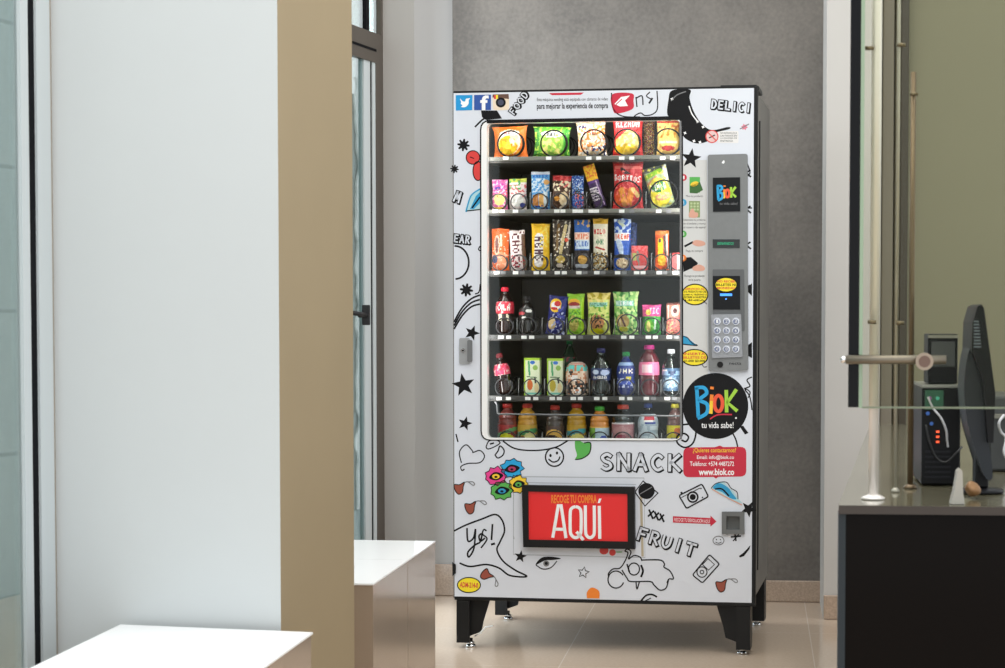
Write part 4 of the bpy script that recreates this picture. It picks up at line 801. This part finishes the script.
soft('chocolate_bar', 'chocolate bar', 'orange and yellow chocolate bar packet standing near the right of the third tray', (655, 231, 669, 270), 2, [('bg', (240, 96, 36)), ('r', 0, 0, 1, .1, (230, 130, 60)), ('d', .4, .25, .4, .6, .18, (250, 220, 30)), ('d', .7, .15, .8, .6, .1, (70, 50, 40)), ('e', .5, .75, .3, .14, (250, 190, 40)), ('e', .35, .25, .1, .05, (90, 50, 40)), ('d', .85, .1, .95, .95, .06, (220, 200, 190))], 'packet', T=.011, group=g1)
soft('gum_box', 'box', 'small pale red box at the right end of the third tray', (672.5, 253, 681, 270), 2, [('bg', (236, 110, 110)), ('d', .8, 0, .8, 1, .25, (240, 220, 214)), ('r', 0, 0, 1, .1, (200, 60, 60))], 'carton', T=.01, group=g1)
# fourth row
darkliq = mat('cola_brown', (40, 22, 20), .12, coat=.5); redcap = mat('red_cap', (216, 36, 60), .35)
bottle('soda_bottle', 'dark cola bottle with a red cap and red label, leftmost on the fourth tray', (496, 289, 514, 334), 3, darkliq, redcap, [(.46, .72, [('bg', (214, 50, 70)), ('t', 'COLA', .5, .5, .7, .5, W_), ('n', 8, (240, 190, 190), .3, 2)]), (.3, .45, [('bg', (40, 30, 28)), ('d', .3, .1, .3, .9, .1, (225, 215, 190)), ('d', .7, .0, .75, .9, .06, (225, 215, 190))])])
bottle('soda_bottle', 'black soda bottle with white flecks, second from the left on the fourth tray', (519, 299, 535, 334), 3, mat('near_black_liquid', (30, 28, 28), .12, coat=.5), mat('black_cap', (40, 38, 38), .4), [(.4, .75, [('bg', (36, 34, 34)), ('e', .7, .25, .18, .15, W_), ('e', .25, .45, .2, .12, (190, 60, 70)), ('e', .4, .8, .14, .12, W_)])])
soft('candy_packet', 'snack bag', 'crumpled navy blue bag with a yellow and red emblem on the fourth tray', (545, 296, 565, 334), 3, [('bg', (34, 40, 120)), ('e', .4, .25, .32, .18, YE), ('e', .4, .25, .26, .1, (240, 240, 240)), ('e', .5, .2, .18, .07, RE), ('e', .35, .33, .2, .04, RE), ('e', .3, .72, .22, .16, (228, 200, 140)), ('n', 8, (200, 205, 235), .2, 3, (.3, .4, 1, 1)), ('n', 7, (70, 80, 180), .1, 5, (.5, .2, 1, .7))], tilt=6, group=g1)
g4 = 'green snack bags in the middle of the fourth tray'
soft('snack_bag', 'snack bag', 'lime green snack bag with a red and yellow crest, leftmost of the green bags', (567, 294, 585, 334), 3, [('bg', (150, 206, 50)), ('e', .4, .22, .38, .1, (240, 180, 50)), ('e', .4, .27, .36, .07, (150, 40, 40)), ('r', .05, .3, .8, .36, (220, 200, 190)), ('e', .4, .72, .3, .2, (190, 180, 90)), ('n', 8, (90, 160, 40), .1, 3, (0, .4, 1, .7)), ('r', .85, .1, 1, 1, (180, 226, 40))], group=g4)
soft('snack_bag', 'snack bag', 'pale yellow green snack bag with a teal name band, middle of the green bags', (586.5, 293, 611, 334), 3, [('bg', (214, 220, 120)), ('r', 0, 0, 1, .16, (190, 170, 40)), ('n', 6, (240, 220, 130), .0, 5, (0, 0, 1, .3)), ('r', .1, .22, .9, .34, (150, 210, 180)), ('t', 'NATURAL', .5, .28, .8, .08, (60, 120, 110)), ('e', .45, .7, .33, .18, (200, 140, 90)), ('n', 9, (70, 60, 40), .15, 2, (.15, .5, .8, .85)), ('e', .45, .92, .3, .07, (214, 206, 20)), ('n', 8, (120, 180, 60), .2, 8, (0, .3, 1, .6))], group=g4)
soft('snack_bag', 'snack bag', 'green snack bag with a turquoise name band, rightmost of the green bags', (612.5, 292, 639, 334), 3, [('bg', (150, 208, 110)), ('n', 7, (60, 140, 60), .1, 4), ('n', 8, (210, 230, 150), .15, 7), ('r', .1, .2, .85, .34, (130, 206, 180)), ('t', 'VERDE', .48, .27, .7, .1, (240, 250, 240)), ('e', .4, .68, .28, .16, (200, 170, 100)), ('d', .35, .6, .5, .8, .04, (90, 50, 40)), ('d', .25, .62, .35, .85, .04, (240, 220, 180)), ('e', .42, .87, .2, .06, (200, 200, 40))], group=g4)
soft('candy_packet', 'snack bag', 'packet with a pink upper half and green lower half on the fourth tray', (642, 305, 661, 334), 3, [('bg', (60, 170, 70)), ('r', 0, 0, 1, .38, (232, 80, 150)), ('t', 'TIC', .65, .2, .5, .2, (250, 200, 225)), ('e', .35, .25, .14, .1, (250, 220, 100)), ('e', .4, .7, .26, .2, (120, 210, 60)), ('e', .36, .72, .12, .18, (236, 226, 130)), ('d', .75, .5, .7, .8, .05, (220, 240, 220)), ('r', 0, .38, .15, 1, (30, 120, 50))], 'packet', group=g1)
soft('cookie_packet', 'snack bag', 'brown and pink packet with a ring motif at the right end of the fourth tray', (666, 303, 681, 334), 3, [('bg', (214, 140, 120)), ('r', 0, 0, 1, .06, (110, 60, 50)), ('e', .62, .25, .32, .18, (244, 190, 180)), ('e', .62, .25, .14, .08, (90, 40, 40)), ('d', .15, .1, .15, .45, .07, (240, 226, 210)), ('n', 6, (236, 120, 120), .0, 8, (0, .45, 1, 1)), ('n', 8, (250, 200, 150), .15, 3, (0, .5, .5, 1))], 'packet', group=g1)
# fifth row
bottle('soda_bottle', 'dark cola bottle with a pink and red label leaning left, leftmost on the fifth tray', (498, 356, 514, 395), 4, darkliq, mat('dark_red_cap', (120, 30, 40), .4), [(.5, .78, [('bg', (220, 70, 110)), ('n', 6, (230, 190, 190), .1, 2), ('n', 7, (200, 40, 60), .1, 5)])], tilt=-10, lift=.003)
carton_ops = [('bg', (226, 234, 200)), ('r', 0, 0, 1, .06, (170, 210, 60)), ('r', 0, 0, .1, 1, (170, 210, 50)), ('e', .55, .12, .16, .05, (60, 120, 210)), ('d', .3, .1, .35, .45, .06, (80, 170, 110)), ('e', .72, .26, .16, .07, (150, 190, 90)), ('d', .2, .5, .8, .52, .03, (60, 110, 60)), ('e', .38, .72, .18, .14, (214, 110, 50)), ('d', .7, .55, .85, .9, .06, (60, 60, 60)), ('e', .8, .8, .14, .14, (236, 214, 160)), ('r', .1, .93, 1, .97, (120, 200, 180))]
gj = 'green fruit juice cartons on the fifth tray'
soft('juice_carton', 'carton', 'green and white juice carton with an orange fruit, beside the leaning cola bottle', (525, 358, 540.5, 395), 4, carton_ops, 'carton', T=.018, group=gj)
soft('juice_carton', 'carton', 'green and white juice carton with a yellow fruit, right hand one of the two', (548, 358.5, 563.5, 395), 4, [o if o[0] != 'e' or o[5] != (214, 110, 50) else ('e', .36, .74, .2, .16, (200, 180, 60)) for o in carton_ops], 'carton', T=.018, group=gj)
bottle('soda_bottle', 'dark green bottle neck standing behind the yellow fruit carton', (562, 341, 577, 395), 4, mat('dark_green_bottle', (30, 58, 42), .15, coat=.4), mat('green_cap', (20, 110, 60), .4), [(.5, .7, [('bg', (30, 70, 50)), ('n', 6, (160, 60, 80), .2, 2)])], dep=DEP+.09)
bottle('milk_cup', 'tapered can with a red and turquoise rim band on the fifth tray', (566, 362, 588, 396), 4, mat('can_body', (225, 215, 200), .3), None, [(.02, .97, [('bg', (226, 200, 176)), ('r', 0, 0, 1, .08, (210, 60, 50)), ('r', 0, .08, 1, .24, (100, 200, 190)), ('d', .3, .3, .9, .9, .08, (40, 34, 34)), ('d', .05, .6, .3, 1, .1, (50, 40, 50)), ('e', .45, .45, .16, .12, (246, 240, 235)), ('e', .6, .85, .14, .1, (240, 240, 240)), ('n', 7, (200, 130, 90), .15, 3), ('n', 8, K_, .1, 5, (.2, .6, 1, 1))])], shape='can')
clearb = mat('clear_bottle', (150, 160, 166), .08, coat=.6, spec=.8)
clr = glassmat('clear_plastic', (.72, .76, .78), 2.6, .12)
bottle('water_bottle', 'clear water bottle with a dark blue label near the middle of the fifth tray', (591, 350, 611, 396), 4, clr, mat('navy_cap', (40, 44, 100), .4), [(.34, .6, [('bg', (40, 60, 110)), ('e', .3, .3, .16, .2, (200, 216, 235)), ('e', .75, .35, .2, .25, (190, 205, 235)), ('t', 'AGUA', .5, .75, .7, .25, W_)])])
bottle('soda_bottle', 'blue labelled bottle with a green cap on the fifth tray', (617, 354, 635, 396), 4, mat('deep_blue_bottle', (24, 40, 110), .15, coat=.4), mat('cap_green', (26, 140, 70), .35), [(.2, .8, [('bg', (28, 56, 140)), ('r', 0, 0, 1, .1, (150, 180, 220)), ('t', 'JAK', .5, .34, .8, .2, (245, 240, 220)), ('e', .7, .62, .16, .08, (220, 210, 50)), ('r', 0, .72, 1, .9, (60, 90, 200)), ('n', 6, (210, 220, 245), .15, 3, (0, .65, 1, 1))])])
bottle('juice_bottle', 'dark red drink bottle with a pink label and magenta cap on the fifth tray', (639, 346, 659, 396), 4, mat('berry_drink', (92, 26, 36), .15, coat=.5), mat('magenta_cap', (190, 40, 130), .4), [(.42, .68, [('bg', (240, 120, 160)), ('r', .2, .2, .7, .8, (250, 205, 215))])], shape='juice')
bottle('water_bottle', 'clear water bottle with a pale blue label at the right end of the fifth tray', (662, 351, 680, 396), 4, clr, mat('white_cap', (210, 215, 220), .4), [(.12, .62, [('bg', (70, 100, 130)), ('e', .2, .15, .16, .1, W_), ('r', 0, .1, 1, .3, (140, 170, 200)), ('e', .6, .2, .2, .1, (30, 50, 90)), ('e', .5, .65, .45, .25, (176, 198, 214)), ('n', 8, (110, 140, 165), .1, 3, (0, .4, 1, 1))])])
# bottom row : bottles seen behind the guard bar
gb = 'fruit drink bottles on the bottom tray'
def hit(label, box, bodyc, capc, ops, shape='juice'): bottle('juice_bottle', label, box, 5, mat('juice_%d_%d_%d' % bodyc, bodyc, .25, coat=.3), mat('cap_%d_%d_%d' % capc, capc, .4), [(.12, .55, ops)], shape=shape, group=gb)
hit('brown red drink bottle with a yellow and green label, leftmost on the bottom tray', (498, 405, 517, 452), (110, 50, 44), (170, 44, 40), [('bg', (150, 50, 50)), ('d', .0, .6, 1, .2, .1, (90, 160, 90)), ('e', .5, .8, .4, .35, (226, 226, 40))])
hit('golden drink bottle with a green and cream label, second on the bottom tray', (518, 405, 537, 452), (190, 140, 44), (190, 50, 40), [('bg', (200, 160, 60)), ('d', .1, .5, .9, .3, .12, (70, 150, 90)), ('e', .7, .7, .3, .3, (236, 226, 150)), ('e', .3, .8, .2, .2, (90, 40, 30))])
hit('dark brown drink bottle with an orange crescent label, third on the bottom tray', (546, 407, 564, 452), (74, 66, 62), (180, 50, 40), [('bg', (80, 60, 54)), ('e', .5, .55, .45, .35, (240, 190, 90)), ('e', .4, .85, .45, .35, (60, 40, 40))])
hit('golden drink bottle with a blue green label, fourth on the bottom tray', (567, 405, 586, 452), (176, 134, 30), (180, 50, 40), [('bg', (190, 150, 40)), ('d', .1, .45, .9, .3, .12, (70, 160, 170)), ('e', .6, .75, .35, .3, (230, 220, 120)), ('d', .1, .9, .9, .75, .08, (40, 30, 30))])
hit('orange drink bottle with a green side and pale blue label on the bottom tray', (590, 408, 609, 452), (214, 140, 60), (70, 170, 60), [('bg', (200, 225, 235)), ('r', 0, 0, .35, 1, (130, 180, 70)), ('e', .75, .65, .16, .18, (60, 90, 190)), ('r', 0, 0, 1, .08, (240, 190, 90))])
bottle('juice_bottle', 'wide clear bottle of pink drink with a red cap on the bottom tray', (612, 406, 634, 452), 5, clr, mat('cap_orange_red', (214, 70, 50), .4), [(.08, .62, [('bg', (176, 120, 124)), ('e', .5, .35, .4, .2, (190, 140, 140)), ('e', .5, .6, .2, .12, (150, 60, 80)), ('r', 0, 0, 1, .08, (226, 222, 222))])], shape='juice', group=gb)
bottle('soda_bottle', 'clear soda bottle with a red, white and blue round emblem on the bottom tray', (638, 405, 658, 452), 5, clr, mat('cap_blue', (40, 70, 150), .4), [(.1, .8, [('bg', (206, 220, 226)), ('e', .6, .2, .26, .14, W_), ('n', 4, (170, 190, 200), .1, 3), ('r', .36, .06, .86, .17, (206, 40, 60)), ('r', .4, .24, .9, .34, (40, 60, 150))])], group=gb)
hit('brown drink bottle with a bright yellow label at the right end of the bottom tray', (667, 405, 683, 452), (104, 74, 70), (206, 196, 60), [('bg', (236, 220, 30)), ('e', .7, .3, .22, .2, (230, 120, 50)), ('e', .5, .8, .3, .2, (40, 60, 130))])

# ------------------------------------------------------------------ reception counter, glass screen and devices on the right
cnf = mat('black_gloss_glass', (14, 10, 8), .14, spec=.06); cedge = mat('dark_steel_edge', (44, 50, 54), .4, spec=.2); ctop = mat('smoked_counter_top', (100, 96, 78), .12, spec=.5)
H = .75
k0 = PZ(838.5, 505, H); k1 = PZ(871.5, 421, H); k1 = k0+(k1-k0)*.93
rt = empty('reception_counter', (k0.x, k0.y, 0)); tag(rt, 'glossy black reception counter with a dark steel corner at the right of the picture', 'counter')
inv = Matrix.Translation(-rt.location)
def prt(mb, name, parent=None, iv=None):
    o = mb.build(name, parent or rt); o.data.transform(iv or inv); return o
XR = k0.x+2.4
prt(MB().prism([(k0.x+.014, k0.y), (XR, k0.y), (XR, k0.y+.02), (k0.x+.014, k0.y+.02)], .0, H-.013, cnf), 'front_panel')
prt(MB().prism([(k0.x, k0.y-.002), (k0.x+.0135, k0.y-.002), (k0.x+.0135, k0.y+.03), (k0.x, k0.y+.03)], .0, H-.013, cedge), 'corner_trim')
prt(MB().prism([(k0.x, k0.y-.004), (XR, k0.y-.004), (XR, k1.y), (k1.x, k1.y)], H-.012, H, ctop), 'counter_top')
prt(MB().prism([(k0.x, k0.y-.008), (XR, k0.y-.008), (XR, k0.y-.0045), (k0.x, k0.y-.0045)], H-.016, H-.0005, mat('counter_edge', (62, 55, 50), .35, spec=.3)), 'edge_trim')
prt(MB().prism([(k0.x+.004, k0.y+.034), (k0.x+.024, k0.y+.034), (k1.x+.02, k1.y-.02), (k1.x, k1.y-.02)], .0, H-.013, cnf), 'side_panel')
yg = k0.y+.10
def PY(px, py, y=None): return onplane(px, py, Vector((0, yg if y is None else y, 0)), Vector((0, 1, 0)))
def post(p0, p1, y, z0, z1, m, label, flange=True, name='screen_post'):
    a = PY(p0, 315, y); b = PY(p1, 315, y); R = (b.x-a.x)/2; o = MB(); o.lathe([(R, z0+.001), (R, z1)], m, 20, ((a.x+b.x)/2, y, 0)); r = o.build(name, None, ((a.x+b.x)/2, y, z0)); tag(r, label, 'post', 'glass screen posts')
    if flange:
        q = MB(); q.lathe([(R*2.4, z0+.0008), (R*2.4, z0+.004), (R*1.6, z0+.008), (R*1.02, z0+.01)], m, 24, ((a.x+b.x)/2, y, 0)); f_ = q.build('base_flange', r); f_.data.transform(Matrix.Translation(-r.location))
    return r
post(869.5, 879.5, yg+.03, H, 2.6, mat('polished_steel', (236, 230, 224), .3, metal=.3), 'polished round steel post rising from the counter, beside the black strip')
post(895, 898.5, yg+.2, H, 2.6, mat('satin_steel', (176, 172, 158), .3, metal=.4), 'thin satin steel rod behind the polished post')
zz = PY(911, 72, yg+.3).z
post(908.5, 914.5, yg+.3, H, zz, mat('bronze_steel', (104, 88, 66), .3, metal=.5), 'bronze brown upright post ending below the top of the picture')
zg = PY(900, 408, yg).z
gsc = empty('glass_screen', (PY(862, 408).x, yg, zg)); tag(gsc, 'greenish clear glass screen hung over the counter with a pale lower edge', 'glass screen'); gi = Matrix.Translation(-gsc.location)
gx0 = PY(863, 315).x; gx1 = PY(1060, 315).x+.4
prt(MB().box((gx0, yg, zg+.003), (gx1, yg+.008, 2.6), glassmat('screen_glass', (.91, .915, .87), .1)), 'glass_pane', gsc, gi)
gedge = mat('green_glass_edge', (140, 160, 134), .2)
prt(MB().box((gx0-.007, yg-.001, zg), (gx0-.0003, yg+.009, 2.6), gedge), 'glass_edge', gsc, gi)
prt(MB().box((gx0, yg-.001, zg-.001), (gx1, yg+.009, zg+.0025), mat('lower_glass_edge', (112, 120, 98), .3)), 'lower_edge', gsc, gi)
gx2 = PY(848.8, 315).x
o = MB().box((gx2, yg-.002, zg+.001), (gx0-.0075, yg+.014, 2.6), mat('black_panel_strip', (10, 10, 13), .3, spec=.15), .001).build('end_panel', gsc); o.data.transform(gi); o['label'] = 'narrow black upright end strip'
o = MB(); q0 = PY(846, 357.5, yg-.02); q1 = PY(946, 363, yg-.02); q1.z = q0.z-.004; q0.z -= .004
o.tube([q0, q1], .0085, mat('clamp_bronze', (120, 112, 98), .35, metal=.7), 16); cr = empty('glass_clamp', q0); tag(cr, 'horizontal round metal rail with a disc clamp fixing the glass screen', 'clamp'); ci = Matrix.Translation(-q0)
prt(o, 'rail', cr, ci)
ds = PY(924.5, 361.5, yg-.035); o = MB(); seg = 28
for rr_, y0_, y1_, mm in ((.0165, yg-.036, yg-.0285, mat('disc_steel', (150, 134, 118), .3, metal=.8)), (.011, yg-.038, yg-.0361, mat('disc_centre', (104, 82, 72), .4, metal=.4))):
    plate(o, [(ds.x+rr_*math.cos(2*PI*k/seg), ds.z+rr_*math.sin(2*PI*k/seg)) for k in range(seg)], [], y0_, y1_, mm)
prt(o, 'disc', cr, ci)
o = MB(); q2 = PY(845.5, 355, yg-.02); bm = bmesh.new(); bmesh.ops.create_uvsphere(bm, u_segments=16, v_segments=10, radius=.007); o.bm(bm, chrome, True, Matrix.Translation(Vector((q0.x-.004, q0.y, q0.z)))); prt(o, 'knob', cr, ci)
for i, (fx, fy, dy) in enumerate([(869.5, 48, .03), (901.5, 45, .2), (914, 94, .3), (872, 322, .03), (900, 323, .2)]):
    c_ = PY(fx, fy, yg+dy-.02); o = MB(); o.tube([c_-Vector((.008, 0, 0)), c_+Vector((.008, 0, 0))], .004, mat('fitting', (110, 98, 76), .3, metal=.6), 10); o.tube([c_, c_+Vector((0, .018, 0))], .003, _m['fitting'], 8)
    lab = ['small metal screw fitting at the top of the polished post', 'small metal screw fitting at the top of the thin satin rod', 'small metal screw fitting near the top of the bronze post', 'small metal screw fitting halfway down the polished post', 'small metal screw fitting halfway down the thin satin rod'][i]
    tag(o.build('screw_fitting', None, c_), lab, 'fitting', 'screw fittings of the glass screen')
# computer tower
ty = k0.y+.47
def PT(px, py, y): return onplane(px, py, Vector((0, y, 0)), Vector((0, 1, 0)))
blk = mat('computer_black', (12, 12, 14), .4, spec=.2); blk2 = mat('computer_black_trim', (30, 30, 34), .4, spec=.2)
a = PT(922, 385, ty); b = PT(961, 386, ty)
tw = empty('computer_tower', ((a.x+b.x)/2, ty, H)); tag(tw, 'black computer tower with coloured sockets and cables on the counter behind the glass', 'computer'); ti = Matrix.Translation(-tw.location)
prt(MB().box((a.x, ty, H+.003), (b.x, ty+.26, a.z-.006), blk, .003), 'case', tw, ti)
prt(MB().box((a.x, ty-.001, a.z-.0055), (b.x, ty+.26, a.z), mat('case_lid', (150, 150, 146), .3, metal=.4)), 'top_lid', tw, ti)
w = b.x-a.x; hh = a.z-H
o = MB()
for i in range(6): o.box((a.x+w*.1, ty-.003, H+hh*(.08+.05*i)), (a.x+w*.75, ty-.0005, H+hh*(.1+.05*i)), blk2)
prt(o, 'vent_grille', tw, ti)
o = MB(); o.box((a.x+w*.08, ty-.003, H+hh*.76), (a.x+w*.55, ty-.0005, H+hh*.95), mat('socket_green', (40, 96, 70), .4)); prt(o, 'socket_panel', tw, ti)
for cc, ux, uz in (((150, 90, 150), .2, .87), ((90, 200, 170), .4, .87), ((60, 110, 200), .15, .72), ((60, 110, 200), .25, .62)):
    o = MB(); plate(o, [(a.x+w*ux+.004*math.cos(t*.6), H+hh*uz+.004*math.sin(t*.6)) for t in range(10)], [], ty-.0045, ty-.0032, mat('socket_%d' % cc[0], cc, .4)); prt(o, 'socket', tw, ti)
for i in range(3): prt(MB().box((a.x+w*.37, ty-.0045, H+hh*(.53-.05*i)), (a.x+w*.45, ty-.0032, H+hh*(.55-.05*i)), mat('indicator_red', (255, 90, 50), .4, emit=1.2)), 'indicator_light', tw, ti)
def cable(pts, r, m, label, y): 
    q = [PT(x, yy, y-d) for x, yy, d in pts]; sm = []
    for i in range(len(q)-1):
        g = lambda k: q[max(0, min(len(q)-1, k))]
        for k in range(6):
            t = k/6; A_, B_, C_, D_ = g(i-1), g(i), g(i+1), g(i+2); sm.append(.5*((2*B_)+(C_-A_)*t+(2*A_-5*B_+4*C_-D_)*t*t+(3*B_-A_-3*C_+D_)*t**3))
    sm.append(q[-1]); o = MB().tube(sm, r, m, 8).build('cable', None, sm[0]); tag(o, label, 'cable'); return o
wc = mat('white_cable', (200, 200, 204), .4); bc = mat('black_cable', (34, 34, 36), .4)
cable([(928, 397, .006), (933, 408, .01), (941, 418, .02), (946, 430, .02), (947, 440, .012), (948, 447, .006)], .0022, wc, 'thin white cable plugged into the computer tower', ty)
cable([(926, 425, .006), (929, 440, .015), (936, 457, .015), (946, 462, .02), (957, 452, .02), (962, 447, .01)], .0022, bc, 'black cable looping low across the computer tower', ty)
# device on top of the tower
z1 = a.z; a2 = PT(928, 334, ty+.05); b2 = PT(958, 334, ty+.05)
dv = empty('desk_phone', ((a2.x+b2.x)/2, ty+.05, z1)); tag(dv, 'small black box shaped device standing on the computer tower', 'device'); di = Matrix.Translation(-dv.location)
prt(MB().box((a2.x, ty+.05, z1+.001), (b2.x, ty+.16, a2.z), blk, .003), 'case', dv, di)
o = MB(); w2 = b2.x-a2.x; h2 = a2.z-z1
o.box((a2.x+w2*.12, ty+.048, z1+h2*.35), (a2.x+w2*.9, ty+.0495, z1+h2*.85), mat('dim_grey_panel', (64, 66, 66), .3)); prt(o, 'panel', dv, di)
prt(MB().box((a2.x, ty+.048, z1+h2*.92), (b2.x, ty+.0495, z1+h2*.98), mat('pale_trim', (130, 128, 116), .4)), 'top_trim', dv, di)
# monitor seen from its side
my = k0.y+.30
mo = empty('computer_monitor', PT(975, 440, my)); mo.location.z = H; tag(mo, 'black flat computer monitor seen from its left side at the right edge', 'monitor'); mi_ = Matrix.Translation(-mo.location)
def wedge(pts, y0, y1, m, bev=0):
    o = MB(); plate(o, [(PT(x, yy, my).x, PT(x, yy, my).z) for x, yy in pts], [], y0, y1, m); return o
prt(wedge([(967, 350), (968, 322), (972.5, 306.5), (976.5, 304.5), (979, 309), (990, 392), (988, 440), (983, 440), (978, 380)], my-.1, my+.1, blk), 'screen_panel', mo, mi_)
prt(wedge(smooth([(965, 352), (972, 350), (979, 380), (984, 430), (989, 474), (981, 474), (973, 452), (964, 420), (961, 385)], True, 4), my-.07, my+.07, mat('monitor_back_grey', (34, 38, 43), .4, spec=.3)), 'back_housing', mo, mi_)
o = MB()
for i in range(9):
    a = PT(968.8, 322+i*3.1, my); b = PT(973.5+i*.3, 321+i*3.1, my); o.box((a.x, my-.1035, a.z), (b.x, my-.1005, a.z+.003), mat('vent_grey', (96, 106, 116), .4))
prt(o, 'vent_slots', mo, mi_)
ms = PT(980, 470, my)
o = MB(); o.box((ms.x-.012, my-.03, H+.012), (ms.x+.014, my+.03, ms.z+.12), blk, .004); prt(o, 'stand_neck', mo, mi_)
o = MB(); o.lathe([(.045, H+.001), (.048, H+.004), (.045, H+.009), (.016, H+.013)], blk2, 32, (ms.x, my, 0)); prt(o, 'stand_base', mo, mi_)
# white stapler-like holder, brown ornament, printer at the right edge
y_ = k0.y+.045; a = PT(957, 470, y_); b = PZ(956, 496, H)
o = MB(); sx = PT(950, 490, y_).x; ex = PT(964, 490, y_).x; tp = PT(957, 468, y_).z
plate(o, [(sx, H+.001), (ex, H+.001), (ex-.003, H+.02), (ex-.005, tp-.004), ((sx+ex)/2+.004, tp), ((sx+ex)/2-.001, tp-.005), (sx+.006, H+.025)], [], y_-.02, y_+.02, mat('ivory_plastic', (160, 156, 146), .4))
tag(o.build('tape_dispenser', None, ((sx+ex)/2, y_, H)), 'small ivory coloured wedge shaped desk holder in front of the monitor', 'holder')
y2 = k0.y+.2; c_ = PT(971, 480, y2); o = MB(); rn = random.Random(3)
bm = bmesh.new(); bmesh.ops.create_icosphere(bm, subdivisions=3, radius=.015)
for v in bm.verts: v.co *= 1+.35*noise.noise(v.co*60)
o.bm(bm, mat('bronze_ornament', (134, 98, 62), .4, metal=.3), True, Matrix.Translation(Vector((c_.x, y2-.03, H+.019)))); 
tag(o.build('desk_ornament', None, (c_.x, y2-.03, H)), 'small crumpled bronze coloured ornament beside the monitor base', 'ornament')
y3 = k0.y+.9; a = PT(989, 396, y3); b = PT(1060, 396, y3)
pr_ = empty('printer', ((a.x+b.x)/2, y3, H)); tag(pr_, 'dark grey printer partly cut by the right edge behind the monitor', 'printer'); pi_ = Matrix.Translation(-pr_.location)
prt(MB().box((a.x, y3, H+.001), (b.x, y3+.3, a.z), mat('printer_grey', (58, 60, 60), .4), .006), 'body', pr_, pi_)
prt(MB().box((a.x+.01, y3-.01, a.z-.05), (b.x-.01, y3-.0005, a.z-.04), mat('printer_slot', (120, 118, 108), .4)), 'paper_slot', pr_, pi_)
cable([(1004, 415, .05), (999, 423, .06), (1001, 432, .05), (1006, 438, .05), (1004, 452, .06), (1009, 462, .06)], .003, wc, 'grey white cable curling in front of the printer', y3)
# ------------------------------------------------------------------ light
wd = bpy.data.worlds.new('world'); bpy.context.scene.world = wd; wd.use_nodes = True; bg = wd.node_tree.nodes['Background']
bg.inputs[0].default_value = (.93, .97, 1., 1); bg.inputs[1].default_value = 1.55
area('grey_wall_fill', G(397, 7.7, 1.25), (PI/2, 0, -PI/2), 1.1, 2.4, 34, (.80, .91, 1))  # cool fill lamp added out of sight behind the pier to brighten the grey wall
area('ceiling_lamp', (.9, -2.7, 3.7), (0, 0, 0), 3.0, 3.4, 95, (1, .95, .88))
sc = bpy.context.scene
sc.view_settings.view_transform = 'Standard'; sc.view_settings.look = 'None'; sc.view_settings.exposure = 0; sc.view_settings.gamma = 1; sc.view_settings.use_curve_mapping = False
